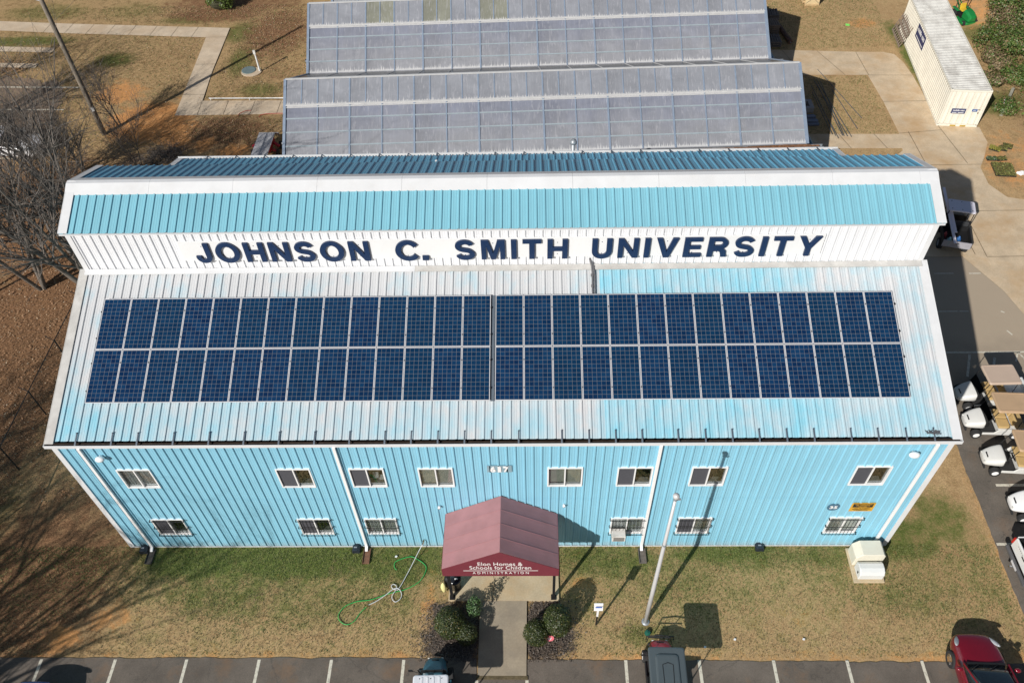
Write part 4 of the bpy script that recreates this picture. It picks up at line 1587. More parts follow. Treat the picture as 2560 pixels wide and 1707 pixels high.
def greenhouse(yr, label, olive=(), ends=(2.5, 32.03)):
    # local frame: ridge at y=0, x along the ridge
    xl, xr = ends
    zr_, zg = 5.46, 2.90
    hw, hb = 4.20, 5.00
    c_, s_ = math.cos(GA), math.sin(GA)
    ox, oy = 16.0, 27.0
    # origin: point x=16 on the ridge
    wx = ox - (yr - 27) * s_
    wy = oy + (yr - 27) * c_
    root = thing("greenhouse", label, "greenhouse", (wx, wy, 0), GA, "greenhouse spans", local=True)
    a, b = xl - 16, xr - 16
    fv_ = 0.32
    yv = -hw * fv_
    zv_ = zr_ - (zr_ - zg) * fv_

    def P(x, y, up=0.0):
        t = -y / hw if y < 0 else y / hb
        return Vector((x, y, zr_ - (zr_ - zg) * t + up))
    nb = 16
    bw = (b - a) / nb
    # fixed near slope
    mb = MB()
    for i in range(nb):
        x0, x1 = a + bw * i, a + bw * (i + 1)
        mb.poly([P(x0, -hw), P(x1, -hw), P(x1, yv + .1), P(x0, yv + .1)])
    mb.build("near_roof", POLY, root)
    # vent sash (raised)
    for i in range(nb):
        x0, x1 = a + bw * i, a + bw * (i + 1)
        mb = MB()
        q = [P(x0, yv, .07), P(x1, yv, .07), P(x1, 0, .035), P(x0, 0, .035)]
        mb.poly(q)
        mb.poly([q[0] - Vector((0, 0, .04)), q[1] - Vector((0, 0, .04)), q[1], q[0]])
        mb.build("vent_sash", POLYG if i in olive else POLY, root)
    # far slope
    mb = MB()
    mb.poly([P(a, 0), P(b, 0), P(b, hb), P(a, hb)])
    fr_ = mb.build("far_roof", POLYB, root)
    for i in range(nb + 1):
        x = a + bw * i
        # rafters on near slope, alternately heavier
        mb = MB()
        w = 0.105 if i % 2 == 0 else 0.07
        mb.bar(P(x, -hw + .02, .02), P(x, yv - .02, .02), w, 0.045, (0, -.5, 1))
        mb.build("rafter", GBAR, root)
        mb = MB()
        mb.bar(P(x, 0.03, .015), P(x, hb - .05, .015), 0.035, 0.03, (0, .5, 1))
        mb.build("rafter", GTRIM, root)
    for i in range(2 * nb + 1):
        x = a + bw * i / 2
        mb = MB()
        w = 0.085 if i % 2 == 0 else 0.06
        mb.bar(P(x, yv + .01, .082), P(x, -0.02, .05), w, 0.025, (0, -.5, 1))
        mb.build("vent_bar", GBAR, root)
    for fy in (0.25, 0.50, 0.75):
        y = yv + (-hw - yv) * fy
        mb = MB()
        mb.bar(P(a, y, .018), P(b, y, .018), 0.08, 0.035, (0, -.5, 1))
        mb.build("purlin", GPUR, root)
    mb = MB()
    mb.bar(P(a - .03, 0, .07), P(b + .03, 0, .07), 0.12, 0.05)
    mb.build("ridge_bar", GTRIM, root)
    mb = MB()
    mb.bar(P(a, yv - .03, .05), P(b, yv - .03, .05), 0.10, 0.06)
    mb.bar(P(a, yv - .14, .035), P(b, yv - .14, .035), 0.06, 0.03)
    mb.build("vent_rail", GTRIM, root)
    # verges (end trims)
    for xe in (a, b):
        mb = MB()
        o_ = -0.04 if xe == a else 0.04
        mb.bar(P(xe + o_, -hw, .03), P(xe + o_, 0, .05), 0.16, 0.08, (0, -.5, 1))
        mb.bar(P(xe + o_, 0, .03), P(xe + o_, hb, .03), 0.12, 0.06, (0, .5, 1))
        mb.build("verge_trim", GBAR, root)
        mb = MB()
        pts = [(-hw, 0), (-hw, zg), (0, zr_), (hb, zg), (hb, 0)]
        mb.prism_x([(p[0], p[1] - .03 if p[1] > 1 else p[1]) for p in pts], xe - .02, xe + .02)
        mb.build("end_wall", POLYB, root)
    # gutter on near side, rust-brown leaf bed
    mb = MB()
    mb.box(a - .1, b + .9, -hw - .26, -hw - .24, zg - .18, zg - .02)
    mb.box(a - .1, b + .9, -hw - .24, -hw - .02, zg - .18, zg - .16)
    mb.box(a - .1, b + .9, -hw - .02, -hw, zg - .18, zg - .03)
    gt = mb.build("gutter", GALV, root)
    mb = MB()
    rr = random.Random(int(yr * 10))
    x = a
    while x < b + .6:
        wdt = 0.25
        t = (x - a) / (b - a)
        h = 0.05 + 0.10 * sstep(.8, .97, t) * (1 if t < 1.0 else .4) + rr.uniform(0, .04)
        mb.box(x, x + wdt, -hw - .238, -hw - .022, zg - .159, zg - .159 + h)
        x += wdt + .002
    mb.build("leaf_fill", M("rust_leaves", (0.20, 0.095, 0.045), 0.95, var=0.6, scale=7), gt)
    # near wall
    mb = MB()
    mb.box(a, b, -hw - .02, -hw + .02, 0, zg - .19)
    mb.build("side_wall", POLYB, root)
    # exhaust stub on left end, hood on right
    mb = MB()
    mb.lathe([(0.0, -.52), (0.15, -.52), (0.15, -.40), (0.12, -.40), (0.12, -.26), (0.15, -.26), (0.15, -.20), (0.12, -.20), (0.12, 0.0)], (a - .05, -2.0, 2.55), 14, 'X')
    mb.build("exhaust_stub", CHROME, root)
    mb = MB()
    mb.prism_y([(b + .03, 0.25), (b + 1.75, 0.25), (b + 1.75, 0.7), (b + 1.15, 1.55), (b + .03, 1.75)], -1.95, -.40)
    mb.build("fan_hood", HOODB, root)
    return root


greenhouse(26.87, "grey polycarbonate greenhouse span nearest the blue hall, below the leaf filled gutter")
greenhouse(26.87 + 9.21, "grey polycarbonate greenhouse span with three olive tinted roof vents", olive=(2, 4, 6))
greenhouse(26.87 + 18.42, "greenhouse span farthest from the hall, only its lower roof edge showing", ends=(2.9, 31.9))


# ================================================================== VEGETATION
def bare_tree(name, label, base, h, r0, seed, stems=1, spread=0.35, lean=(0, 0), group="bare winter trees", levels=4, kids=(5, 5, 4), twig=0.008):
    r = random.Random(seed)
    root = thing(name, label, "tree", (base[0], base[1], 0), 0, group)
    tr, cr = MB(), MB()
    stack = []

    def grow(mb, p, d, length, rad, lvl):
        n = 5 if lvl == 0 else (4 if lvl == 1 else 3)
        pts, rads = [p.copy()], [rad]
        q = p.copy()
        dd = d.copy()
        for i in range(n):
            dd = (dd + Vector((r.uniform(-1, 1), r.uniform(-1, 1), r.uniform(-.5, .9))) * (0.10 + 0.07 * lvl)).normalized()
            q = q + dd * (length / n)
            pts.append(q.copy())
            rads.append(max(twig, rad * (1 - 0.72 * (i + 1) / n)))
        mb.tube(pts, rads, 6 if lvl == 0 else (4 if lvl < 2 else 3), cap=False)
        if lvl >= levels - 1:
            return
        k = kids[min(lvl, len(kids) - 1)]
        for j in range(k):
            t = r.uniform(0.25 if lvl == 0 else 0.15, 1.0)
            fi = t * n
            i0 = min(n - 1, int(fi))
            b = pts[i0].lerp(pts[i0 + 1], fi - i0)
            rr = rads[i0] * 0.62
            dv = (pts[i0 + 1] - pts[i0]).normalized()
            side = dv.cross(Vector((r.uniform(-1, 1), r.uniform(-1, 1), r.uniform(-1, 1))))
            if side.length < .01:
                side = Vector((1, 0, 0))
            side.normalize()
            nd = (dv * r.uniform(.55, 1.0) + side * r.uniform(.45, .95) + Vector((0, 0, .25))).normalized()
            grow(cr, b, nd, length * r.uniform(.40, .66), max(twig, rr), lvl + 1)

    for s in range(stems):
        a = 2 * math.pi * (s + r.random()) / stems
        d = Vector((math.cos(a) * spread * (stems > 1) + lean[0], math.sin(a) * spread * (stems > 1) + lean[1], 1)).normalized()
        grow(tr, Vector((base[0] + .12 * math.cos(a) * (stems > 1), base[1] + .12 * math.sin(a) * (stems > 1), -.05)), d, h * r.uniform(.75, 1.0), r0 * r.uniform(.7, 1.0), 0)
    tr.build("trunk", BARK, root, smooth=True)
    cr.build("crown", TWIG, root, smooth=True)
    return root


bare_tree("bare_tree", "big many-stemmed bare tree spreading beside the hall's left gable end", (-6.0, 14.4), 11.0, 0.16, 11, stems=6, spread=0.38, lean=(-.36, .14), kids=(9, 6, 4), twig=.006)
bare_tree("bare_tree", "bare grey tree with forked trunk rooted in the leaf litter left of the big tree", (-9.8, 15.2), 9.5, 0.12, 12, stems=4, spread=0.3, kids=(9, 6, 4), twig=.006)
SAP = [(-11.5, 25.7, 3.6, .08, 21, "thin bare sapling in front of the utility pole foot"),
       (-12.6, 23.4, 5.6, .09, 22, "pale slim bare sapling behind the roof's left corner"),
       (-10.6, 30.4, 2.9, .05, 23, "small dark bare sapling on the orange clay beside the utility pole"),
       (-15.2, 20.6, 7.5, .10, 24, "bare sapling standing in the leaves below the white car"),
       (-19.5, 31.2, 5.5, .09, 27, "bare tree beyond the white car near the painted bays"),
       (-22.0, 28.0, 9.0, .11, 29, "bare tree at the left picture edge behind the white car"),
       (-12.0, 18.6, 8.6, .11, 30, "bare tree rising from brown leaves left of the stepped roof"),
       (-16.5, 17.6, 9.5, .12, 31, "bare tree at the left picture edge level with the roof ridge"),
       (-9.2, 21.0, 5.6, .08, 32, "bare bushy sapling hugging the roof's back left corner"),
       (-7.6, 25.4, 3.6, .045, 33, "low twiggy bare shrub by the grey brush pile"),
       (-22.5, 35.5, 4.5, .07, 34, "bare sapling by the short walk at the left picture edge"),
       (-13.6, 13.5, 8.0, .10, 35, "bare tree low on the left picture edge above the fence")]
for x, y, h, r0, sd, lb in SAP:
    bare_tree("bare_tree", lb, (x, y), h, r0, sd, stems=2 if h > 7 else 3, spread=.20, kids=(10, 6, 3), lean=(0, 0), twig=.006)
# trees outside the picture whose shadows reach the lawn
bare_tree("bare_tree", "bare shade tree outside the view, its shadow streaking the lower left lawn", (-11.0, -12.4), 10.2, 0.24, 41, stems=4, spread=.22, kids=(8, 6, 4), twig=.009)
bare_tree("bare_tree", "second bare shade tree outside the view, shading the leaves by the fence", (-16.5, -6.5), 11.0, 0.22, 42, stems=4, spread=.25, kids=(10, 7, 5), twig=.011)
bare_tree("bare_tree", "third bare shade tree outside the view beside the front parking lot", (-15.0, -11.0), 11.0, 0.25, 43, stems=4, spread=.26, kids=(8, 6, 4), twig=.009)


def foliage(mb, c, rad, n, size, seed, lobes=7, flat=0.0, shell=0.55):
    r = random.Random(seed)
    L = []
    for i in range(lobes):
        a = r.uniform(0, 2 * math.pi)
        e = r.uniform(-.3, 1)
        k = r.uniform(.35, .62)
        L.append((Vector((math.cos(a) * rad[0] * k, math.sin(a) * rad[1] * k, e * rad[2] * .5)), r.uniform(.42, .62)))
    for i in range(n):
        o, s = r.choice(L) if L else (Vector((0, 0, 0)), 1.0)
        d = Vector((r.gauss(0, 1), r.gauss(0, 1), r.gauss(0, 1) + .2)).normalized()
        q = r.uniform(shell, 1) ** .6 * s if L else r.uniform(.80, 1.0) * (1 + .10 * mnoise.noise(d * 2.2 + Vector((seed, 0, 0))))
        p = Vector(c) + o + Vector((d.x * rad[0] * q, d.y * rad[1] * q, d.z * rad[2] * q))
        if p.z < 0.02:
            continue
        nn = (d + Vector((r.uniform(-.8, .8), r.uniform(-.8, .8), r.uniform(-.4, .9)))).normalized()
        s1 = nn.cross(Vector((r.uniform(-1, 1), r.uniform(-1, 1), r.uniform(-1, 1))))
        if s1.length < .02:
            continue
        s1.normalize()
        s2 = nn.cross(s1)
        a = size * r.uniform(.6, 1.3)
        b = a * r.uniform(.45, .75)
        mb.poly([p - s1 * a * .5, p - s2 * b * .5, p + s1 * a * .5, p + s2 * b * .5])


BOX = mat_leaf("boxwood_leaves", (0.014, 0.027, 0.005), (0.052, 0.068, 0.013), (0.13, 0.10, 0.025), .05)
JUN = mat_leaf("light_shrub_leaves", (0.030, 0.075, 0.022), (0.085, 0.16, 0.05))
IVY = mat_leaf("ivy_leaves", (0.030, 0.066, 0.011), (0.110, 0.165, 0.034), (0.19, 0.13, 0.062), .2)
VINE = mat_leaf("dry_vines", (0.11, 0.078, 0.044), (0.28, 0.205, 0.11), (0.09, 0.15, 0.03), .22)
CORE = M("bush_core", (0.045, 0.045, 0.022), 0.95, var=0.4)


def bush(name, label, c, rad, n, size, mat, seed, group=None, cat="bush", core=True, lobes=8):
    root = thing(name, label, cat, (c[0], c[1], 0), 0, group)
    if core:
        mb = MB()
        mb.blob((c[0], c[1], rad[2] * .55), (rad[0] * .66, rad[1] * .66, rad[2] * .5), 12, 8, .12, random.Random(seed))
        mb.build("branches", CORE, root)
    mb = MB()
    foliage(mb, (c[0], c[1], rad[2] * (.62 if lobes else .9)), rad, n, size, seed, lobes)
    mb.build("foliage", mat, root)
    return root


gb = "shrubs flanking the entrance walk"
bush("shrub", "rounded dark green boxwood, larger of the two left of the entrance walk", (13.42, -3.42), (.62, .60, .62), 6500, .06, BOX, 51, gb, lobes=0)
bush("shrub", "small rounded boxwood squeezed beside the walk's left edge", (14.05, -3.82), (.44, .43, .52), 3800, .055, BOX, 52, gb, lobes=0)
bush("shrub", "rounded boxwood beside the walk's right edge, left of the taller one", (16.65, -3.80), (.50, .50, .58), 4600, .055, BOX, 53, gb, lobes=0)
bush("shrub", "tallest sunlit boxwood right of the entrance walk", (17.42, -3.42), (.56, .58, .80), 6500, .06, BOX, 54, gb, lobes=0)
bush("shrub", "thin feathery light green shrub by the porch slab", (14.30, -2.92), (.34, .42, .8), 900, .07, JUN, 55, gb, core=False)
bush("shrub", "bright green shrub in leaf litter at the top picture edge", (-7.9, 46.4), (1.3, .9, 1.1), 2600, .14, mat_leaf("grassy_shrub", (0.03, 0.06, 0.01), (0.12, 0.17, 0.03)), 56)
HB = [(51.6, 44.0, 1.7, 1.5, 1.6, IVY, "ivy covered bush highest on the right bank, above the bare clay"),
      (51.3, 41.5, 1.5, 1.4, 1.4, IVY, "green ivy bush on the right bank level with the green mower"),
      (50.0, 39.6, 1.2, 1.2, 1.2, VINE, "tangle of dry brown vines on the bank below the mower"),
      (49.0, 38.2, 1.1, 1.0, 1.1, IVY, "green bush crowding the container's long right side"),
      (51.8, 38.6, 1.6, 1.5, 1.5, IVY, "glossy green bush at the right picture edge, below the dry vines"),
      (50.1, 36.3, 1.3, 1.3, 1.2, IVY, "bright green low bush in the middle of the right bank"),
      (48.2, 35.6, .9, 1.1, .8, VINE, "low brown vine clump close to the container's wall"),
      (51.6, 35.2, 1.3, 1.3, 1.3, VINE, "dead brown vine heap at the right picture edge"),
      (49.2, 33.7, 1.1, 1.0, .8, IVY, "small green bush above the leaning timber post"),
      (50.6, 32.2, 1.2, 1.1, .8, VINE, "straw brown weed clump right of the leaning timber post"),
      (47.0, 30.5, .8, .8, .5, IVY, "low green weeds beside the container's front corner"),
      (47.2, 33.4, .7, .9, .6, VINE, "dark dry weeds beside the container's corner post")]
for i, (x, y, a, b, c, m_, lb) in enumerate(HB):
    zb = 1.3 * sstep(47.6, 53, x) * sstep(31, 36, y)
    o = bush("bank_bush", lb, (x, y), (a * 1.15, b * 1.15, c), int(1900 * a * b * 1.3), .13, m_, 60 + i, "bushes on the right bank", core=False, lobes=9)
    o.location.z = zb * .8


def bank_cover():
    r = random.Random(77)
    mb = MB()
    k = 0
    edge_ = [(27, 50.5), (29, 47.6), (33.2, 47.3), (35.6, 47.5), (38.8, 48.0), (41.2, 50.0), (42.4, 50.5), (46, 51.6)]
    while k < 24000:
        x, y = r.uniform(46.5, 58), r.uniform(28.5, 47)
        xe = edge_[0][1]
        for (y0, x0), (y1, x1) in zip(edge_, edge_[1:]):
            if y0 <= y <= y1:
                xe = x0 + (x1 - x0) * (y - y0) / (y1 - y0)
        n_ = mnoise.noise(Vector((x * .55, y * .55, 3))) 
        f = sstep(-.3, 1.2, x - xe + n_ * .8)
        low = sstep(30, 35, y)
        if r.random() > f * (.22 + .78 * low):
            continue
        zb = 1.3 * sstep(47.6, 53, x) * sstep(31, 36, y)
        top = zb + (.15 + .75 * low * f) * (.5 + .9 * abs(mnoise.noise(Vector((x * 1.1, y * 1.1, 9)))) + .3 * n_)
        p = Vector((x, y, max(.03, top * r.uniform(.55, 1.0))))
        green = mnoise.noise(Vector((x * .45 + 5, y * .45, 1))) + r.uniform(-.25, .25) > -.08
        mb.cur = 0 if green else 1
        nn = Vector((r.uniform(-.9, .9), r.uniform(-.9, .6), 1)).normalized()
        s1 = nn.cross(Vector((r.uniform(-1, 1), r.uniform(-1, 1), .2))).normalized()
        s2 = nn.cross(s1)
        q = r.uniform(.045, .10)
        if green:
            mb.poly([p - s1 * q, p - s2 * q * .7, p + s1 * q, p + s2 * q * .7])
        else:
            mb.poly([p - s1 * q * 2, p - s2 * q * .16, p + s1 * q * 2, p + s2 * q * .16])
        k += 1
    o = mb.build("bank_weeds", [IVY, VINE])
    tag(o, "tangled ivy and dry weeds covering the right bank", "weeds", kind='stuff')


bank_cover()


def scatter(name, mat, n, box, size, seed, test, z=0.02, tilt=.5, asp=.6):
    r = random.Random(seed)
    mb = MB()
    k = 0
    tries = 0
    while k < n and tries < n * 12:
        tries += 1
        x, y = r.uniform(box[0], box[1]), r.uniform(box[2], box[3])
        if r.random() > test(x, y):
            continue
        k += 1
        a = r.uniform(0, 2 * math.pi)
        nn = Vector((r.uniform(-tilt, tilt), r.uniform(-tilt, tilt), 1)).normalized()
        s1 = nn.cross(Vector((math.cos(a), math.sin(a), 0))).normalized()
        s2 = nn.cross(s1)
        q = size * r.uniform(.5, 1.4)
        p = Vector((x, y, z + r.uniform(0, .03)))
        mb.poly([p - s1 * q * .5, p - s2 * q * .5 * asp, p + s1 * q * .5, p + s2 * q * .5 * asp])
    o = mb.build(name, mat)
    tag(o, kind='stuff')
    return o


def wl(L_, x, y):
    m_ = 0.0
    for cx, cy, rx, ry, k in L_:
        if abs(x - cx) < rx * 2 and abs(y - cy) < ry * 2:
            m_ = max(m_, k * ell(x, y, cx, cy, rx, ry, 0.6))
    return m_


def leaf_test(x, y):
    if 31.3 < y < 33.3 and -7.5 < x < 3:
        return 0.02
    if -7.9 < x < -5.8 and 31 < y < 44:
        return 0.01
    if y > 41.8 and y < 45 and x < -6:
        return 0.02
    if 2.4 < x < 33 and y < 47:
        return 0
    if -0.3 < x < 31 and -0.3 < y < 16.5:
        return 0
    return (0.16 if y > 27 else 0.04) + 0.85 * wl(LEAF, x, y) * (1 - .7 * wl(CLAY, x, y))


tag(scatter("fallen_leaves", mat_litter(), 38000, (-24, 3, 2, 47), .078, 71, leaf_test), label="brown fallen leaves littering the ground left of the hall", cat="leaves")
tag(scatter("bark_mulch", mat_leaf("mulch_chips", (0.022, 0.018, 0.016), (0.19, 0.15, 0.12)), 5200, (11.8, 18.6, -4.7, -2.3), .055, 72,
            lambda x, y: 0 if 14.42 < x < 16.33 else wl(MULCH, x, y)), label="grey bark chips under the entrance shrubs", cat="mulch")


def lawn_test(x, y):
    if 13.1 < x < 17.6 and y > -2.5:
        return 0
    if 14.4 < x < 16.4:
        return 0
    return .35 + .6 * wl(GREEN, x, y) - .9 * wl(CLAY, x, y) - .6 * wl(MULCH, x, y)


def grass(name, n, box, seed, test, mat, hgt=.05):
    r = random.Random(seed)
    mb = MB()
    k = 0
    while k < n:
        x, y = r.uniform(box[0], box[1]), r.uniform(box[2], box[3])
        if r.random() > test(x, y):
            continue
        k += 1
        for j in range(2):
            a = r.uniform(0, 2 * math.pi)
            d = Vector((math.cos(a), math.sin(a), 0))
            s = Vector((-d.y, d.x, 0)) * r.uniform(.008, .016)
            p = Vector((x + r.uniform(-.04, .04), y + r.uniform(-.04, .04), -.012))
            h = hgt * r.uniform(.5, 1.3)
            tip = p + d * h * r.uniform(.3, 1.2) + Vector((0, 0, h))
            mb.poly([p - s, p + s, tip])
    o = mb.build(name, mat)
    tag(o, kind='stuff')
    return o


def mat_grass():
    g = NG("grass_blades")
    i = g.island()
    p = g.pos()
    dry = g.mix(i, (0.14, 0.098, 0.047), (0.37, 0.27, 0.145))
    gre = g.mix(i, (0.050, 0.085, 0.014), (0.165, 0.195, 0.052))
    a = g.noise(p, 0.55, 4, .6)
    y = g.xyz(p)[1]
    k = g.math('ADD', a, g.mapr(y, -3.6, -.3, -.05, .20))
    c = g.mix(g.mapr(k, .42, .57, 0, .9), dry, gre)
    g.col(c)
    g.rough(.7)
    return g.m


GRASSM = mat_grass()
tag(grass("lawn_grass", 36000, (-6, 35.0, -4.5, -.02), 81, lawn_test, GRASSM), label="short straw and green grass blades of the front lawn", cat="grass")

def back_test(x, y):
    if x > 3:
        return 0 if (y < 28.3 or (35.0 < y < 38.7) or x > 39.6 + .3 * (y > 38)) and not (y > 38.8 and 33 < x < 43) else .9
    if y > 41.9 and y < 46 and y > 42.0 - .1 * (x + 8) and y < 43.4 - .13 * (x + 6.4):
        return 0
    if -7.9 < x < -5.7 and 31 < y < 44:
        return 0
    if 31.3 < y < 33.3 and x > -7.5:
        return 0
    return .7 - .7 * wl(CLAY, x, y)


tag(grass("back_lawn_grass", 15000, (-24, 2.3, 28, 47), 83, back_test, GRASSM, .075), label="straw grass and weeds of the back left lawn", cat="grass")
tag(grass("yard_grass", 9000, (33.5, 43, 28.3, 46), 84, back_test, GRASSM, .06), label="dry straw grass of the yard beside the container", cat="grass")

# brush heap on the clay
root = thing("brush_pile", "grey heap of cut twigs on the clay behind the roof's left end", "brush pile", (-6.6, 27.0, 0))
mb = MB()
rb = random.Random(91)
for i in range(260):
    a = rb.uniform(0, 6.28)
    rr = rb.random() ** .6 * 1.5
    p = Vector((-6.6 + rr * math.cos(a), 27.0 + .75 * rr * math.sin(a), rb.uniform(.02, .35) * (1.2 - rr * .5)))
    d = Vector((rb.uniform(-1, 1), rb.uniform(-1, 1), rb.uniform(-.25, .4))).normalized() * rb.uniform(.3, .9)
    mb.tube([p, p + d * .5 + Vector((0, 0, .03)), p + d], [.012, .009, .006], 3, cap=False)
mb.build("twigs", TWIG, root)


# ================================================================== STREET FURNITURE AND SMALL THINGS
# flagpole
t = thing("flagpole", "white flagpole with silver ball on the front lawn", "flagpole", (20.796, -3.182, 0))
POLEM = M("flagpole_white", (0.62, 0.62, 0.63), 0.35, metal=.2, var=.05, scale=2)
mb = MB()
mb.lathe([(.085, 0), (.078, 3), (.062, 6.2), (.058, 6.22), (.046, 9.1)], (20.796, -3.182, 0), 16)
mb.build("pole", POLEM, t, smooth=True)
mb = MB()
mb.lathe([(.15, .0), (.15, .03), (.10, .06), (.09, .10)], (20.796, -3.182, 0), 16)
mb.build("base_collar", GALV, t)
mb = MB()
mb.blob((20.796, -3.182, 9.24), (.105, .105, .105), 14, 10)
mb.build("ball", M("ball_silver", (0.62, 0.62, 0.62), .3, metal=.2), t, smooth=True)
mb = MB()
mb.lathe([(.06, 9.02), (.07, 9.06), (.06, 9.12)], (20.796, -3.182, 0), 12)
mb.cbox((20.88, -3.182, 9.06), (.14, .04, .07))
mb.build("pulley", GALV, t)
mb = MB()
mb.lathe([(.066, 6.16), (.072, 6.18), (.072, 6.24), (.062, 6.26)], (20.796, -3.182, 0), 14)
mb.build("joint_ring", GALV, t)
t = thing("valve_box", "small dark green valve cover at the flagpole's foot", "valve box", (20.83, -3.62, 0))
mb = MB()
mb.lathe([(.11, 0), (.12, .05), (.10, .12), (.0, .15)], (20.83, -3.62, 0), 12)
mb.build("lid", M("green_plastic", (0.01, 0.10, 0.07), .5), t, smooth=False)
mb = MB()
mb.cbox((20.83, -3.62, .16), (.05, .05, .03))
mb.build("handle", M("green_plastic_dark", (0.008, 0.07, 0.05), .5), t)

# small lawn sign
t = thing("lawn_sign", "little white notice with blue print on a black and white post", "sign", (18.92, -3.28, 0))
mb = MB()
mb.box(18.89, 18.95, -3.30, -3.25, 0, .8)
mb.build("post", BLACKM, t)
mb = MB()
mb.box(18.885, 18.955, -3.306, -3.244, .8, 1.55)
mb.build("post", WHITEPAINT, t)
mb = MB()
mb.cbox((18.92, -3.33, 1.72), (.33, .025, .42), rx=-.25)
bd = mb.build("board", WHITEPAINT, t, bevel=.01)
BLUEPR = M("blue_print", (0.04, 0.12, 0.42), .6)
mb = MB()
for i in range(3):
    mb.cbox((18.92, -3.362 + .03 * (i - 1) * .8 + .012, 1.80 - i * .10), (.24, .004, .035), rx=-.25)
mb.build("print", BLUEPR, bd)
# pink oval sign
t = thing("yard_stake_sign", "small pink and white oval sign between the right-hand boxwoods", "sign", (17.13, -3.95, 0))
mb = MB()
mb.tube([(17.13, -3.93, 0), (17.13, -3.93, .34)], .012, 6)
mb.build("stake", GALV, t)
mb = MB()
mb.X = Matrix.Translation((17.13, -3.96, .40)) @ Matrix.Rotation(RAD(-38), 4, 'X') @ Matrix.Diagonal((1.45, 1, 1, 1))
mb.lathe([(0, -.008), (.12, -.008), (.12, 0)], (0, 0, 0), 22, 'Y')
mb.X = None
PINK = M("pink_sign", (0.62, 0.13, 0.16), .5)
ov = mb.build("plate", PINK, t)
mb = MB()
mb.X = Matrix.Translation((17.13, -3.96, .40)) @ Matrix.Rotation(RAD(-38), 4, 'X')
mb.cbox((-.045, -.012, .012), (.07, .004, .035))
mb.cbox((.045, -.012, .012), (.06, .004, .035))
mb.cbox((0, -.012, -.045), (.12, .004, .022))
mb.X = None
mb.build("print", WHITEPAINT, ov)
# bin, broom with yellow cloth by left canopy post
t = thing("trash_bin", "glossy black bin under the canopy's left corner", "bin", (13.50, -1.80, .07))
mb = MB()
mb.lathe([(.20, .07), (.25, .75), (.27, .78), (.27, .82), (.2, .86), (0, .9)], (13.50, -1.80, 0), 18)
mb.build("body", M("black_plastic", (0.012, 0.014, 0.018), .22, var=.3), t, smooth=True)
mb = MB()
mb.cbox((13.58, -1.86, .9), (.13, .05, .03))
mb.build("lid_handle", M("pale_grip", (0.6, 0.6, 0.6), .4), t)
t = thing("cart_bag", "black bag on the grass edge left of the black bin", "bag", (13.22, -1.75, 0))
mb = MB()
mb.blob((13.22, -1.72, .38), (.17, .20, .40), 12, 8, .08, random.Random(3))
mb.build("body", BLACKM, t, smooth=True)
mb = MB()
mb.tube([(13.06, -1.62, .75), (13.03, -1.58, .95), (13.10, -1.54, 1.0)], .018, 6)
mb.build("handle", BLACKM, t)
t = thing("yellow_cloth", "pale yellow cloth hanging beside the canopy's left post", "cloth", (13.06, -1.95, 0))
mb = MB()
rr = random.Random(8)
secs = []
for i, (zz, wx_, wy_) in enumerate(((.10, .03, .03), (.25, .085, .05), (.45, .11, .06), (.62, .085, .055), (.74, .03, .03))):
    secs.append([(13.06 + wx_ * math.cos(a * .785) * (1 + .25 * math.sin(a * 2.3)), -2.0 + wy_ * math.sin(a * .785) + .12 * (zz - .4), zz) for a in range(8)])
mb.loft(secs)
mb.build("folds", M("yellow_cloth", (0.72, 0.66, 0.30), .8), t, smooth=True)


# hoses
def catmull(pts, n=6):
    out = []
    P = [Vector(p) for p in pts]
    for i in range(len(P) - 1):
        a, b, c, d = P[max(0, i - 1)], P[i], P[i + 1], P[min(len(P) - 1, i + 2)]
        for k in range(n):
            t_ = k / n
            out.append(.5 * ((2 * b) + (c - a) * t_ + (2 * a - 5 * b + 4 * c - d) * t_ ** 2 + (-a + 3 * b - 3 * c + d) * t_ ** 3))
    out.append(P[-1])
    return out


gh = [(11.08, -1.07), (10.98, -.95), (10.99, -.74), (11.23, -.60), (11.57, -.50), (11.79, -.56), (12.11, -.77), (12.26, -.96), (12.22, -1.24), (12.01, -1.59), (11.53, -1.88), (10.89, -2.06), (10.2, -2.31), (9.68, -2.38), (9.23, -2.58), (9.02, -2.92), (9.12, -3.16), (9.4, -3.3), (9.67, -3.16), (9.86, -2.83), (10.09, -2.58)]
wh = [(12.12, -.17, .48), (11.97, -.35, .32), (11.61, -1.08, .08), (11.27, -1.83, .04), (11.14, -1.9, .04), (10.99, -1.84, .04), (10.95, -1.73, .04), (11.04, -1.68, .04), (11.15, -1.76, .05), (11.14, -1.93, .06), (11.02, -2.16, .05), (11.07, -2.33, .04), (11.19, -2.4, .04), (11.35, -2.28, .04), (11.39, -2.11, .04), (11.31, -1.93, .06), (11.18, -1.85, .06), (11.02, -1.9, .06), (10.75, -2.13, .04), (10.44, -2.36, .03), (10.13, -2.53, .03)]
t = thing("green_hose", "bright green garden hose looped over the front lawn", "hose", (10.5, -2, 0))
mb = MB()
mb.tube(catmull([(x, y, .03) for x, y in gh]), .0145, 6)
mb.build("tube", M("green_hose", (0.02, 0.42, 0.09), .4, var=.05), t, smooth=True)
mb = MB()
mb.tube([(10.07, -2.60, .03), (10.15, -2.525, .03)], .018, 8)
mb.build("coupling", M("hose_brass", (0.3, 0.2, 0.07), .4, metal=.7), t)
t = thing("white_hose", "pale grey hose running from the wall faucet, curled in two loops", "hose", (11.2, -1.2, 0))
mb = MB()
mb.tube(catmull(wh), .016, 6)
mb.build("tube", M("white_hose", (0.60, 0.62, 0.63), .4, var=.06), t, smooth=True)
mb = MB()
mb.tube([(12.12, -.165, .47), (12.09, -.20, .455)], .024, 8)
mb.build("coupling", M("hose_metal", (0.3, 0.3, 0.3), .4, metal=.8), t)
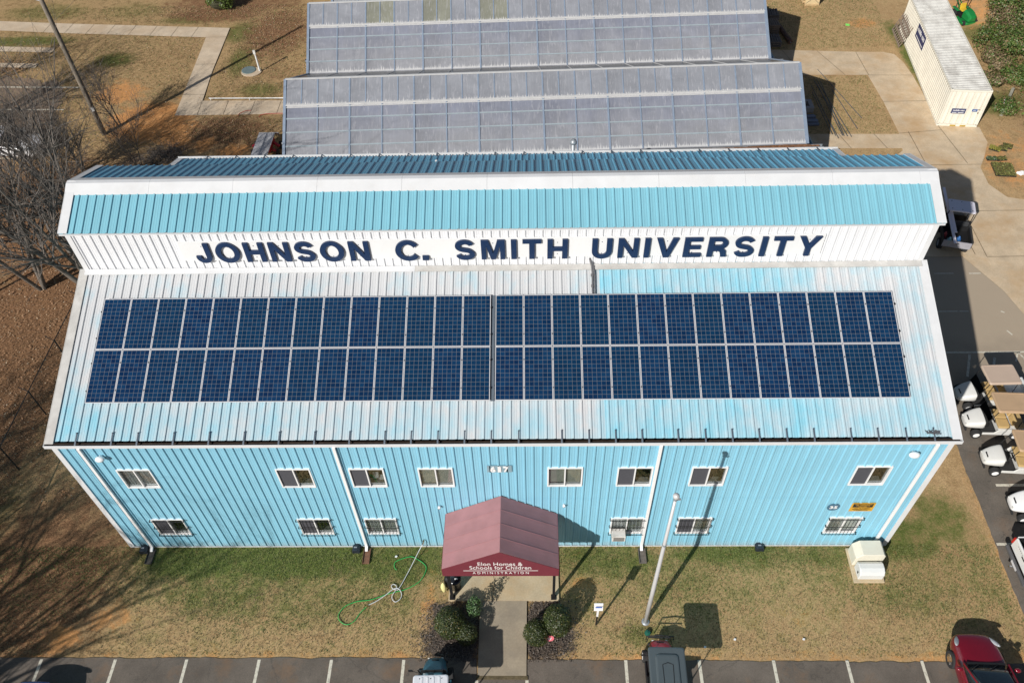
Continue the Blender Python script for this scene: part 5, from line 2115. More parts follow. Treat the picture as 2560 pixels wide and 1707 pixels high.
t = thing("red_hose", "thin red hose lying along the back sidewalk", "hose", (-1.5, 31.4, 0))
mb = MB()
mb.tube(catmull([(-2.94, 31.24, .05), (-2.9, 31.56, .05), (-2.54, 31.88, .05), (-2.2, 31.9, .05)]), .02, 6)
mb.tube(catmull([(-1.5, 31.12, .04), (-1.33, 31.4, .05), (-.6, 31.5, .05), (.3, 31.5, .05), (2, 31.45, .05)]), .02, 6)
mb.build("tube", M("red_hose", (0.40, 0.04, 0.03), .5), t, smooth=True)

# drain boxes and splash troughs along the wall
BOXM = M("dark_box_plastic", (0.018, 0.023, 0.034), .45, var=.2)
for x, y, lb in ((.62, -.20, "dark plastic bait box beside the leftmost downspout"), (9.36, -.19, "dark plastic bait box left of the second downspout"), (25.66, -.14, "dark plastic bait box below the plain right wall stretch")):
    t = thing("bait_box", lb, "box", (x, y, 0), 0, "bait boxes along the front wall")
    mb = MB()
    mb.prism_y([(x - .17, 0), (x + .17, 0), (x + .15, .16), (x + .06, .24), (x - .11, .24), (x - .16, .16)], y - .15, y + .13)
    mb.build("case", BOXM, t, bevel=.01)
    mb = MB()
    mb.cbox((x - .02, y, .25), (.12, .05, .015))
    mb.build("label_tab", M("grey_tab", (0.25, 0.27, 0.3), .5), t)
for x, lb, m_ in ((.93, "dark splash trough under the leftmost downspout", "dark_trough"), (9.80, "rust brown splash trough under the second downspout", "rust_trough"), (20.93, "grey splash trough under the third downspout", "grey_trough")):
    t = thing("splash_block", lb, "splash block", (x, -.5, 0), 0, "splash troughs under the downspouts")
    mm = M(m_, {"dark_trough": (0.05, 0.045, 0.04), "rust_trough": (0.17, 0.085, 0.05), "grey_trough": (0.13, 0.11, 0.095)}[m_], .85, var=.35, scale=9)
    mb = MB()
    mb.box(x - .13, x + .13, -.80, -.16, 0, .035)
    mb.build("tray", mm, t)
    for sx in (-.145, .13):
        mb = MB()
        mb.box(x + sx, x + sx + .015, -.80, -.16, 0, .09)
        mb.build("rim", mm, t)

# equipment boxes on the pad
CREAM = M("cream_cabinet", (0.70, 0.67, 0.56), .5, var=.06, scale=2, dirt=(0.35, 0.30, 0.2), dirt_amt=.25)
GREYC = M("pale_grey_cabinet", (0.66, 0.67, 0.66), .5, var=.05, scale=2)
t = thing("equipment_pad", "concrete pad under two pale cabinets by the hall's right corner", "pad", (29.65, -.9, 0))
mb = MB()
mb.prism([(29.04, -1.64), (30.22, -1.64), (30.36, -.18), (29.08, -.18)], 0, .08)
mb.build("slab", CONCSLAB, t, bevel=.015)
t = thing("meter_cabinet", "cream cabinet with chamfered top, taller of the two on the pad", "cabinet", (29.7, -.6, .08))
mb = MB()
mb.prism_y([(29.13, .08), (30.24, .08), (30.24, .82), (30.16, .92), (29.36, .92), (29.13, .66)], -.92, -.28)
mb.build("case", CREAM, t, bevel=.02)
mb = MB()
mb.box(30.0, 30.14, -.927, -.9205, .42, .46)
mb.build("latch", BLACKM, t)
t = thing("meter_cabinet", "lower pale grey cabinet with rounded top nearer the lawn", "cabinet", (29.7, -1.25, .08))
mb = MB()
mb.prism_x([(-1.52, .08), (-1.52, .40), (-1.44, .54), (-1.30, .60), (-1.10, .60), (-.98, .52), (-.98, .08)], 29.20, 30.16)
mb.build("case", GREYC, t, bevel=.03)
mb = MB()
mb.box(29.192, 29.1995, -1.36, -1.28, .25, .38)
mb.build("vent", M("dark_vent", (0.05, 0.05, 0.05), .7), t)

# utility pole (left back)
WOODP = M("pole_wood", (0.20, 0.17, 0.135), .9, var=.25, scale=5, bump=.3)
t = thing("utility_pole", "tall weathered wooden utility pole rising from the orange clay", "utility pole", (-11.38, 29.48, 0))
mb = MB()
mb.lathe([(.165, -.1), (.155, 3), (.135, 8), (.12, 11.2)], (-11.38, 29.48, 0), 14)
mb.build("pole", WOODP, t, smooth=True)
mb = MB()
mb.cbox((-11.29, 29.31, 1.95), (.16, .02, .26), rz=.5)
mb.build("tag_plate", WHITEPAINT, t)
mb = MB()
mb.tube([(-11.38, 29.4, 9.0), (-12.3, 29.3, 9.35), (-13.6, 29.2, 9.5)], .03, 7)
mb.build("lamp_arm", M("pale_arm", (0.5, 0.52, 0.56), .4, metal=.3), t)
# manhole with marker
t = thing("well_cover", "round grey steel lid set in a pale concrete ring", "manhole", (-3.35, 36.95, 0))
mb = MB()
mb.X = Matrix.Translation((-3.30, 36.85, 0)) @ Matrix.Diagonal((1.0, .85, 1, 1))
mb.lathe([(.72, 0), (.72, .05), (0, .05)], (0, 0, 0), 26)
mb.X = None
mb.build("ring", SIDEW, t)
mb = MB()
mb.lathe([(.50, .05), (.50, .09), (.46, .10), (0, .10)], (-3.52, 37.02, 0), 26)
mb.build("lid", M("steel_lid", (0.20, 0.26, 0.26), .5, metal=.3, var=.15), t)
t = thing("utility_marker", "white marker post standing beside the round steel lid", "post", (-2.70, 36.93, 0))
mb = MB()
mb.box(-2.76, -2.70, 36.90, 36.96, 0, 1.55)
mb.build("post", WHITEPAINT, t)
mb = MB()
mb.box(-2.69, -2.65, 36.90, 36.96, 0, 1.2)
mb.build("post", GALV, t)
mb = MB()
mb.cbox((-2.72, 36.89, 1.5), (.16, .10, .28))
mb.build("meter_box", M("light_box", (0.6, 0.6, 0.58), .5), t)
t = thing("low_rail", "low white edging rail above the back sidewalk", "rail", (-2.5, 33.2, 0))
mb = MB()
mb.tube([(-5.4, 33.3, .16), (2.4, 33.12, .16)], .03, 6)
mb.build("rail", WHITEPAINT, t)
for x in (-5.3, -2.6, 0.2):
    mb = MB()
    mb.tube([(x, 33.28 - (x + 5.3) * .02, 0), (x, 33.28 - (x + 5.3) * .02, .16)], .025, 6)
    mb.build("stub", WHITEPAINT, t)


# chain link fence on the left
def mat_mesh():
    g = NG("chain_link")
    p = g.obj()
    x, y, z = g.xyz(p)
    a = g.math('ABSOLUTE', g.math('SUBTRACT', g.math('FRACT', g.math('MULTIPLY', g.math('ADD', y, z), 9.0)), .5))
    b = g.math('ABSOLUTE', g.math('SUBTRACT', g.math('FRACT', g.math('MULTIPLY', g.math('SUBTRACT', y, z), 9.0)), .5))
    k = g.math('GREATER_THAN', g.math('MAXIMUM', a, b), .455)
    g.val(g.b.inputs["Alpha"], k)
    g.col((0.03, 0.03, 0.03))
    g.rough(.6)
    return g.m


t = thing("chain_link_fence", "black chain-link fence with angled barb arms on the leaf strewn left side", "fence", (-6.3, 6.5, 0))
FB = M("fence_black", (0.013, 0.013, 0.014), .55)
fy = [-2.3, .7, 3.73, 6.77, 9.85, 12.9]
for y in fy:
    mb = MB()
    mb.tube([(-6.29, y, 0), (-6.29, y, 1.75)], .035, 8)
    po = mb.build("post", FB, t)
    mb = MB()
    mb.tube([(-6.29, y, 1.75), (-6.62, y, 2.05)], .02, 6)
    mb.build("barb_arm", FB, po)
mb = MB()
mb.tube([(-6.29, fy[0], 1.75), (-6.29, fy[-1], 1.75)], .026, 6)
mb.build("rail", FB, t)
mb = MB()
mb.poly([(-6.27, fy[0], 0.02), (-6.27, fy[-1], 0.02), (-6.27, fy[-1], 1.73), (-6.27, fy[0], 1.73)])
mb.build("mesh", mat_mesh(), t)

# ---------------------------------------------------------------- container and yard things
CRM = NG("container_cream")
_p = CRM.obj()
_c = CRM.bright((0.72, 0.69, 0.60), CRM.mapr(CRM.noise(_p, 1.1, 4), .3, .7, .93, 1.06))
_c = CRM.mix(CRM.mapr(CRM.noise(_p, 2.6, 5, .7), .6, .75, 0, .25), _c, (0.35, 0.24, 0.12))
CRM.col(_c)
CRM.rough(.5)
CONTW = CRM.m
CRT = NG("container_roof_paint")
_p = CRT.obj()
_c = CRT.mix(CRT.mapr(CRT.noise(CRT.vscale(_p, (.9, .5, 1)), 1.5, 5, .65), .42, .68, 0, .75), (0.68, 0.665, 0.62), (0.33, 0.31, 0.28))
_c = CRT.mix(CRT.mapr(CRT.noise(_p, 4, 5, .75), .62, .7, 0, .5), _c, (0.20, 0.10, 0.05))
CRT.col(_c)
CRT.rough(.6)
CONTR = CRT.m
cont = thing("shipping_container", "long cream shipping container with weathered ribbed roof and navy placards", "container", (42.34, 28.99, 0), RAD(-6.0), local=True)
Wc, Lc, Hc = 2.438, 12.19, 2.59
mb = MB()
for (x, rib) in ((.05, 1),):
    ribsheet(mb, (.04, Lc - .1, .16), (0, -1, 0), (0, 0, 1), (-1, 0, 0), Lc - .2, Hc - .3, pitch=.278, start=.14, h=.036, wb=.17, wt=.07, minor=False)
mb.build("side_wall", CONTW, cont)
mb = MB()
ribsheet(mb, (Wc - .04, .1, .16), (0, 1, 0), (0, 0, 1), (1, 0, 0), Lc - .2, Hc - .3, pitch=.278, start=.14, h=.036, wb=.17, wt=.07, minor=False)
mb.build("side_wall", CONTW, cont)
mb = MB()
ribsheet(mb, (.08, .10, Hc - .05), (0, 1, 0), (1, 0, 0), (0, 0, 1), Lc - .2, Wc - .16, pitch=.209, start=.16, h=.030, wb=.13, wt=.05, minor=False)
mb.build("roof", CONTR, cont)
mb = MB()
ribsheet(mb, (.12, .045, .2), (1, 0, 0), (0, 0, 1), (0, -1, 0), Wc - .24, Hc - .36, pitch=.36, start=.20, h=.036, wb=.16, wt=.09, minor=False)
fw = mb.build("door", CONTW, cont)
mb = MB()
mb.box(.05, Wc - .05, Lc - .06, Lc - .03, .16, Hc - .06)
mb.build("end_wall", CONTW, cont)
mb = MB()
for x in (0, Wc - .12):
    mb.box(x, x + .12, 0, .10, .19, Hc - .14)
    mb.box(x, x + .12, Lc - .10, Lc, .19, Hc - .14)
    mb.box(x + .02 if x else x, x + .12 if x else x + .10, .11, Lc - .11, 0.02, .17)
    mb.box(x + .06 if x else x, x + .12 if x else x + .06, .185, Lc - .185, Hc - .11, Hc - .012)
mb.box(.125, Wc - .125, .005, .09, .02, .18)
mb.box(.18, Wc - .18, .004, .09, Hc - .15, Hc - .02)
mb.box(.18, Wc - .18, Lc - .09, Lc - .004, Hc - .15, Hc - .02)
mb.build("corner_frame", CONTW, cont)
for x in (-.003, Wc - .175):
    for y in (-.003, Lc - .177):
        for z in (.0, Hc - .125):
            mb = MB()
            mb.box(x, x + .178, y, y + .18, z, z + .128)
            cc = mb.build("corner_casting", CONTW, cont, bevel=.012)
            mb = MB()
            mb.lathe([(0, .0), (.035, 0)], (x + .09, y + .09, z + .1285), 12)
            mb.build("hole", BLACKM, cc)
mb = MB()
mb.box(.8, 1.15, -.002, .0045, .03, .13)
mb.box(1.4, 1.75, -.002, .0045, .03, .13)
mb.build("fork_pocket", M("yellow_steel", (0.45, 0.30, 0.05), .6, var=.3), cont)
NAVYP = M("navy_placard", (0.022, 0.035, 0.125), .45, var=.05)
mb = MB()
mb.box(.52, 1.36, -.020, -.012, .95, 1.30)
ps_ = mb.build("placard", NAVYP, cont)
text_mesh("lettering", "mobile mini", WHITEPAINT, ps_, (.94, -.0205, 1.12), (1, 0, 0), (0, 0, 1), .12, .68, .02, .006)
mb = MB()
mb.box(.58, .86, -.024, -.0205, 1.00, 1.04)
mb.box(.93, 1.28, -.024, -.0205, 1.00, 1.04)
mb.build("phone_line", WHITEPAINT, ps_)
mb = MB()
mb.box(1.72, 2.04, -.020, -.012, 1.13, 1.30)
p2 = mb.build("placard", M("blue_label", (0.06, 0.13, 0.33), .5), cont)
mb = MB()
mb.box(1.78, 1.95, -.024, -.0205, 1.20, 1.225)
mb.build("print", WHITEPAINT, p2)
mb = MB()
mb.cbox((2.12, -.03, 1.28), (.12, .03, .035))
mb.cbox((2.12, -.03, 1.05), (.06, .03, .08))
mb.build("lock_handle", M("rusty_handle", (0.2, 0.14, 0.09), .7), cont)
mb = MB()
mb.box(-.020, -.012, 6.6, 8.7, 1.45, 2.36)
p3 = mb.build("placard", NAVYP, cont)
text_mesh("lettering", "mobile", WHITEPAINT, p3, (-.021, 8.05, 1.92), (0, -1, 0), (0, 0, 1), .30, .95, .02, .006)
text_mesh("lettering", "mini", WHITEPAINT, p3, (-.021, 7.10, 1.92), (0, -1, 0), (0, 0, 1), .30, .60, .02, .006)
mb = MB()
mb.box(-.024, -.0205, 6.8, 8.5, 1.56, 1.63)
mb.build("phone_line", WHITEPAINT, p3)

WOODW = M("weathered_wood", (0.215, 0.165, 0.13), .9, var=.3, scale=5)
PALE = M("fresh_pine", (0.55, 0.40, 0.22), .75, var=.15, scale=4)
DARKW = M("dark_weathered_wood", (0.16, 0.14, 0.13), .9, var=.35, scale=4)
t = thing("wood_pallet", "grey slatted wooden pallet leaning on the container's side", "pallet", (43.15, 40.1, 0))
ax0, ax1 = Vector((42.93, 38.7, .0)), Vector((43.42, 38.6, 1.5))
bx0, bx1 = Vector((43.22, 41.2, .0)), Vector((43.72, 41.15, 1.5))
upn = Vector((-1, .1, .35)).normalized()
for i in range(5):
    f = (i + .1) / 4.2
    mb = MB()
    a, b = ax0.lerp(ax1, f), bx0.lerp(bx1, f)
    mb.bar(a, b, .12, .022, upn)
    mb.build("slat", WOODW, t)
for i in range(9):
    f = i / 8
    mb = MB()
    a, b = ax0.lerp(bx0, f) + upn * .035, ax1.lerp(bx1, f) + upn * .035
    mb.bar(a - (b - a) * .04, b + (b - a) * .04, .085, .03, upn)
    mb.build("slat", WOODW, t)

t = thing("wooden_crate", "pale pine crate with an X-braced side at the top picture edge", "crate", (38.2, 45.6, 0))
mb = MB()
for k in range(3):
    mb.box(37.72, 38.78, 45.12 + k * .46, 45.22 + k * .46, 0, .10)
mb.box(37.70, 38.80, 45.10, 46.16, .10, .13)
mb.build("pallet_base", PALE, t)
mb = MB()
mb.box(37.72, 38.77, 45.13, 46.14, .131, 1.05)
mb.build("panel", M("crate_panel", (0.60, 0.47, 0.27), .7, var=.08), t)
mb = MB()
mb.bar((37.75, 45.125, .16), (38.75, 45.125, 1.02), .02, .012, (0, 1, 0))
mb.bar((37.75, 45.122, 1.02), (38.75, 45.122, .16), .02, .012, (0, 1, 0))
mb.build("strap", M("dark_strap", (0.06, 0.05, 0.04), .6), t)
for k in range(4):
    mb = MB()
    mb.box(37.52, 37.715, 45.25, 46.0, .18 + k * .20, .30 + k * .20)
    mb.build("side_slat", PALE, t)


def pallet_stack(label, x, y, n, lx, ly, mat, seed):
    r = random.Random(seed)
    for k in range(n):
        t = thing("stacked_pallet", label % ORDL[k] if '%' in label else label, "pallet", (x, y, k * .14), r.uniform(-.04, .04), "pallets stacked by the greenhouse", local=True)
        for q in (-.42, 0, .42):
            mb = MB()
            mb.box(-lx / 2, lx / 2, q * ly - .03, q * ly + .03, .0, .10)
            mb.build("stringer", mat, t)
        m = 7
        mb = MB()
        for i in range(m):
            xx = -lx / 2 + lx * (i + .5) / m
            mb.box(xx - .05, xx + .05, -ly / 2, ly / 2, .102, .12)
        mb.build("deck", mat, t)


ORDL = ["lowest", "second from bottom", "third from bottom", "fourth from bottom", "topmost"]
pallet_stack("%s dark pallet of the stack at the greenhouse corner nearest the crate", 34.55, 43.2, 4, 1.3, 1.1, DARKW, 1)
pallet_stack("%s grey pallet of the middle stack along the greenhouse end", 34.3, 41.4, 5, 1.1, 1.1, WOODW, 2)
pallet_stack("%s dark pallet of the stack closest to the path", 34.05, 39.6, 3, 1.2, 1.2, DARKW, 3)
t = thing("rusty_roller", "long rusty drum lying beside the pallet stacks", "drum", (34.75, 40.4, 0))
mb = MB()
mb.X = Matrix.Translation((35.2, 40.6, .17)) @ Matrix.Rotation(RAD(8), 4, 'Z')
mb.lathe([(0, -1.2), (.16, -1.2), (.17, -1.1), (.16, 0), (.17, 1.1), (.16, 1.2), (0, 1.2)], (0, 0, 0), 14, 'Y')
mb.X = None
mb.build("shell", M("rust_brown", (0.13, 0.075, 0.055), .85, var=.4, scale=6), t)
mb = MB()
mb.tube([(35.365, 39.42, .17), (35.38, 39.3, .17)], .03, 8)
mb.build("axle", GALV, t)
t = thing("lime_paper", "bright lime green sheet lying on dry grass near the container", "sheet", (40.15, 42.04, 0))
mb = MB()
mb.prism([(40.0, 41.93), (40.27, 41.86), (40.33, 42.13), (40.05, 42.2)], .02, .035)
mb.build("sheet", M("lime_green", (0.25, 0.85, 0.15), .6), t)
PIPEM = M("dark_conduit", (0.11, 0.12, 0.125), .5, var=.15)
plines = [((36.5, 35.9), (37.9, 29.9)), ((36.85, 33.3), (37.3, 28.75)), ((35.6, 33.8), (35.75, 28.0)), ((36.1, 34.6), (36.70, 27.85)), ((35.75, 29.8), (35.85, 27.7)), ((36.3, 34.3), (36.25, 27.95)), ((35.9, 34.5), (36.45, 27.9)), ((35.45, 33.0), (35.55, 28.1)), ((36.0, 33.9), (36.15, 27.95))]
plab = ["farthest right and longest of the fan", "second from the right in the fan", "third from the left in the fan", "third from the right in the fan", "shortest of the fan, ending on the path", "fourth from the right in the fan", "middle one of the fan", "leftmost of the fan", "fourth from the left in the fan"]
for i, ((a, b), lb) in enumerate(zip(plines, plab)):
    t = thing("loose_pipe", "thin dark conduit pipe on dry grass, " + lb, "pipe", (a[0], a[1], 0), 0, "conduit pipes on the grass")
    mb = MB()
    A_, B_ = Vector((*a, .03 + .008 * i)), Vector((*b, .05 + .008 * i))
    mb.tube([A_, A_.lerp(B_, .5), B_], .02, 6)
    mb.build("tube", PIPEM, t)
    mb = MB()
    d = (B_ - A_).normalized()
    mb.tube([B_ - d * .08, B_ - d * .005], .026, 6)
    mb.build("coupling", PIPEM, t)
t = thing("trough", "pale rectangular trough in the shade of the greenhouse end", "trough", (34.5, 31.15, 0))
STONE = M("pale_trough", (0.36, 0.33, 0.32), .8, var=.15)
mb = MB()
mb.prism([(34.0, 30.65), (34.98, 30.65), (34.98, 31.65), (34.0, 31.65)], 0, .06)
mb.build("base", STONE, t)
for q in ((34.0, 34.98, 30.65, 30.85), (34.0, 34.98, 31.45, 31.65), (34.72, 34.98, 30.851, 31.449), (34.0, 34.2, 30.851, 31.449)):
    mb = MB()
    mb.box(*q, .061, .38)
    mb.build("side", STONE, t)
t = thing("plank_stack", "stack of grey metal planks in the shade by the greenhouse end", "planks", (34.5, 29.6, 0))
for k in range(5):
    mb = MB()
    y = 29.15 + k * .24
    mb.box(33.7, 35.0 - .02 * k, y, y + .15, .04 + .07 * (k % 2), .16 + .07 * (k % 2))
    mb.build("plank", M("plank_steel", (0.17, 0.19, 0.25), .5, var=.15), t)
t = thing("timber_post", "old timber post lying tilted on the weedy bank", "post", (47.5, 31.2, 0))
mb = MB()
mb.bar((46.75, 29.95, .08), (48.3, 32.4, .45), .17, .15)
mb.build("beam", M("old_timber", (0.27, 0.255, 0.20), .9, var=.3, scale=6), t)
mb = MB()
mb.bar((46.95, 30.5, .2), (47.45, 31.35, .3), .10, .08)
mb.build("wrap", M("white_wrap", (0.6, 0.6, 0.66), .6, var=.2), t)

# plant trays
TRAYM = M("tray_black", (0.02, 0.02, 0.018), .7)
SUC = mat_leaf("sedum_leaves", (0.06, 0.075, 0.018), (0.20, 0.19, 0.055), (0.10, 0.06, 0.03), .15)
SUCY = mat_leaf("yellow_sedum", (0.10, 0.11, 0.02), (0.34, 0.30, 0.06))


def tray(label, cx, cy, w, d, rz, m_, n, seed, hh=.09):
    t = thing("plant_tray", label, "plant tray", (cx, cy, .03), rz, "plant trays beside the apron", local=True)
    mb = MB()
    mb.box(-w / 2, w / 2, -d / 2, d / 2, 0, .06)
    mb.build("tray", TRAYM, t)
    r = random.Random(seed)
    mb = MB()
    for i in range(n):
        p = Vector((r.uniform(-w / 2, w / 2), r.uniform(-d / 2, d / 2), .062 + r.uniform(0, hh)))
        nn = Vector((r.uniform(-.8, .8), r.uniform(-.8, .8), 1)).normalized()
        s1 = nn.cross(Vector((r.uniform(-1, 1), r.uniform(-1, 1), 0.1))).normalized()
        s2 = nn.cross(s1)
        q = r.uniform(.02, .045)
        mb.poly([p - s1 * q, p - s2 * q, p + s1 * q, p + s2 * q])
    mb.build("plants", m_, t)
    return t


tray("yellowing sedum tray nearest the container's front", 45.0, 26.38, .62, .40, -.55, SUCY, 420, 1)
tray("small tray with a round gap among its plants", 45.50, 26.40, .45, .45, -.3, SUC, 260, 2)
tray("dull green tray at the top right of the tray group", 45.86, 26.62, .55, .40, -.5, SUC, 300, 3)
tray("dark leaved tray with white flecks beside the concrete edge", 44.42, 25.38, .55, .32, -.1, mat_leaf("dark_tray_leaves", (0.02, 0.05, 0.015), (0.12, 0.16, 0.06), (0.5, 0.5, 0.45), .12), 300, 4)
tray("long olive tray just above the large green mat", 45.0, 25.36, .60, .32, .1, SUC, 320, 5)
tray("large square mat of olive green plants", 44.72, 24.28, 1.15, 1.25, -.12, SUC, 2400, 6)
t = thing("plastic_bag", "crumpled white plastic bag at the corner of the green plant mat", "bag", (45.6, 23.85, 0))
mb = MB()
mb.blob((45.58, 23.88, .10), (.22, .16, .12), 9, 6, .35, random.Random(5))
mb.build("film", WHITEPAINT, t)
mb = MB()
mb.tube([(45.75, 23.9, .1), (45.92, 24.0, .12), (46.0, 24.08, .1)], [.03, .025, .01], 5)
mb.build("neck", M("cream_film", (0.7, 0.62, 0.45), .6), t)

# litter on the lawn
for i, (x, y, lb) in enumerate(((24.05, -3.86, "white paper scrap on the lawn right of the dark-roofed cart"), (26.6, -3.85, "tiny white scrap on bare lawn between flagpole and red car"), (22.9, -4.15, "curled white scrap beside the dark-roofed cart's shadow"), (11.0, -.5, "tiny pale scrap on the grass by the second downspout"))):
    mb = MB()
    r = random.Random(i)
    mb.prism([(x - .05, y - .02), (x + .03, y - .04), (x + .06, y + .03), (x - .02, y + .05)], .03, .045)
    o = mb.build("paper_scrap", WHITEPAINT)
    tag(o, lb, "litter", "paper scraps on the lawn")


# ================================================================== VEHICLES
def wheel(root, x, y, r, w, rim_mat=None, spokes=7, out=1):
    mb = MB()
    mb.lathe([(r * .62, -w / 2), (r * .93, -w / 2), (r, -w / 2 + .03), (r, w / 2 - .03), (r * .93, w / 2), (r * .62, w / 2), (r * .60, 0), (r * .62, -w / 2)], (x, y, r), 24, 'Y')
    ty = mb.build("wheel", DARKRUB, root, smooth=False)
    mb = MB()
    y0 = y + out * (w / 2 - .02)
    mb.lathe([(r * .61, -w / 2 + .01), (r * .61, w / 2 - .01)], (x, y, r), 24, 'Y')
    for k in range(spokes):
        a = 2 * math.pi * k / spokes
        c = Vector((x, y0, r))
        e = c + Vector((math.cos(a), 0, math.sin(a))) * r * .58
        mb.bar(c, e, .035 * r / .3 * 1.6, .03, (0, 1, 0))
    mb.lathe([(0, -.02), (r * .17, -.02), (r * .17, .02), (0, .02)], (x, y0, r), 12, 'Y')
    mb.build("rim", rim_mat or CHROME, ty)
    return ty


def rrect(w, d, r, n=5, cx=0, cy=0):
    out = []
    for sx, sy, a0 in ((1, 1, 0), (-1, 1, 90), (-1, -1, 180), (1, -1, 270)):
        for i in range(n + 1):
            a = RAD(a0 + 90 * i / n)
            out.append((cx + sx * (w / 2 - r) + r * math.cos(a), cy + sy * (d / 2 - r) + r * math.sin(a)))
    return out


def golf_cart(label, loc, rz, body, roofm, seatm, roof_z=1.86, shield='folded', extra=None, roof_style='flat', number=None, hood=None, kind_name="golf_cart", cat="golf cart", group=None, roof_size=(1.42, 1.10), roof_x=-.22):
    """local frame: front of the cart is +X, length about 2.4 m"""
    t = thing(kind_name, label, cat, (loc[0], loc[1], .03), rz, group, local=True)
    # front cowl: lofted rounded nose
    mb = MB()
    secs = []
    for x, hw, zt, zb in ((1.30, .25, .56, .36), (1.27, .33, .63, .32), (1.05, .41, .76, .29), (.82, .455, .87, .27), (.60, .475, .94, .26), (.53, .475, .94, .26)):
        ring = [(x, -hw, zb), (x, -hw, zt - .10), (x, -hw + .05, zt - .015), (x, -hw + .14, zt), (x, 0, zt + .02), (x, hw - .14, zt), (x, hw - .05, zt - .015), (x, hw, zt - .10), (x, hw, zb)]
        secs.append(ring)
    mb.loft(secs)
    cw = mb.build("front_cowl", hood or body, t, smooth=True, subsurf=1)
    mb = MB()
    mb.cbox((1.17, 0, .715), (.05, .26, .02), ry=.55)
    mb.build("grille", BLACKM, cw)
    for s in (-1, 1):
        mb = MB()
        mb.blob((1.275, .24 * s, .565), (.035, .06, .04), 8, 6)
        mb.build("headlight", M("lamp_lens", (0.55, 0.55, 0.52), .15), cw, smooth=True)
    # floor and side sills, rear body
    mb = MB()
    mb.box(-.05, .60, -.54, .54, .26, .31)
    mb.build("floor", DARKRUB, t)
    mb = MB()
    for s in (-1, 1):
        mb.prism_y([(.62, .24), (.62, .36), (.05, .36), (-.10, .50), (-.95, .62), (-1.12, .55), (-1.15, .36), (-.9, .24)] if False else [(.58, .24), (.58, .36), (.10, .38), (-.02, .60), (-.60, .64), (-1.10, .58), (-1.15, .34), (-1.0, .26)], s * .55 - .03, s * .55 + .03)
    mb.box(-1.12, -.02, -.518, .518, .34, .60)
    mb.build("rear_body", body, t, bevel=.02)
    # seat
    mb = MB()
    mb.box(-.48, .02, -.50, -.01, .62, .75)
    mb.box(-.48, .02, .01, .50, .62, .75)
    mb.build("seat", seatm, t, bevel=.04)
    mb = MB()
    mb.cbox((-.53, -.255, .98), (.10, .48, .34), ry=-.15)
    mb.cbox((-.53, .255, .98), (.10, .48, .34), ry=-.15)
    mb.build("backrest", seatm, t, bevel=.04)
    # dash and steering
    mb = MB()
    mb.box(.46, .62, -.50, .50, .70, .90)
    mb.build("dashboard", BLACKM, t, bevel=.02)
    mb = MB()
    ctr = Vector((.28, .26, .98))
    nrm = Vector((-.75, 0, .66)).normalized()
    s1 = Vector((0, 1, 0))
    s2 = nrm.cross(s1)
    mb.tube([ctr + (s1 * math.cos(a) + s2 * math.sin(a)) * .17 for a in [k * math.pi / 9 for k in range(18)]], .016, 6, closed=True)
    mb.bar(ctr - s1 * .16, ctr + s1 * .16, .03, .02, nrm)
    mb.tube([ctr, (.52, .26, .78)], .025, 6)
    mb.build("steering_wheel", BLACKM, t)
    # roof posts and roof
    for s in (-1, 1):
        mb = MB()
        mb.tube([(.60, .46 * s, .88), (.40, .47 * s, roof_z - .03)], .018, 6)
        mb.build("roof_post", BLACKM, t)
        mb = MB()
        mb.tube([(-.80, .47 * s, .62), (-.80, .47 * s, roof_z - .03)], .018, 6)
        mb.build("roof_post", BLACKM, t)
    rw_, rd_ = roof_size
    mb = MB()
    secs = []
    for zz, k in ((roof_z - .05, 1.0), (roof_z, 1.0), (roof_z + .022, .985), (roof_z + .036, .94)):
        secs.append([(p[0], p[1], zz) for p in rrect(rw_ * k, rd_ * k - (1 - k) * .3, .09, 5, roof_x, 0)])
    mb.loft(secs)
    rf = mb.build("roof", roofm, t)
    mb = MB()
    if roof_style == 'ribs':
        for yy in (-.30, -.1, .1, .30):
            mb.bar((roof_x - rw_ * .45, yy, roof_z + .04), (roof_x + rw_ * .44, yy, roof_z + .04), .07, .02)
        mb.build("roof_ridge", roofm, rf, bevel=.008)
        mb = MB()
        for yy in (-.38, 0, .38):
            mb.lathe([(.016, 0), (.016, .012), (0, .014)], (roof_x + rw_ * .40, yy, roof_z + .036), 8)
        mb.build("bolt", BLACKM, rf)
    elif roof_style == 'molded':
        mb.loft([[(p[0], p[1], zz) for p in rrect(rw_ * a, rd_ * b, .12, 5, roof_x - .08, 0)] for zz, a, b in ((roof_z + .03, .80, .66), (roof_z + .075, .76, .60), (roof_z + .085, .70, .54))])
        mb.build("raised_panel", roofm, rf)
        mb = MB()
        mb.tube([(roof_x - rw_ * .4, -.16, roof_z + .088), (roof_x + rw_ * .12, -.18, roof_z + .088), (roof_x + rw_ * .16, 0, roof_z + .088), (roof_x + rw_ * .12, .18, roof_z + .088), (roof_x - rw_ * .4, .16, roof_z + .088)], .012, 5)
        mb.build("groove", BLACKM, rf)
    else:
        for s in (-1, 1):
            mb2 = MB()
            mb2.bar((roof_x - rw_ * .44, s * rd_ * .43, roof_z + .038), (roof_x + rw_ * .44, s * rd_ * .43, roof_z + .038), .035, .02)
            mb2.build("roof_lip", roofm, rf)
        mb.cbox((roof_x - rw_ * .34, -rd_ * .5 - .001, roof_z - .028), (.10, .006, .02))
        mb.build("handle_slot", BLACKM, rf)
    # windscreen
    if shield:
        mb = MB()
        if shield == 'folded':
            mb.bar((.62, 0, .90), (.52, 0, 1.36), .92, .006, (1, 0, .2))
        else:
            mb.bar((.60, 0, .90), (.42, 0, roof_z - .06), .92, .006, (1, 0, .2))
        mb.build("windscreen", CARTGLASS if shield == 'folded' else CARGLASS, t)
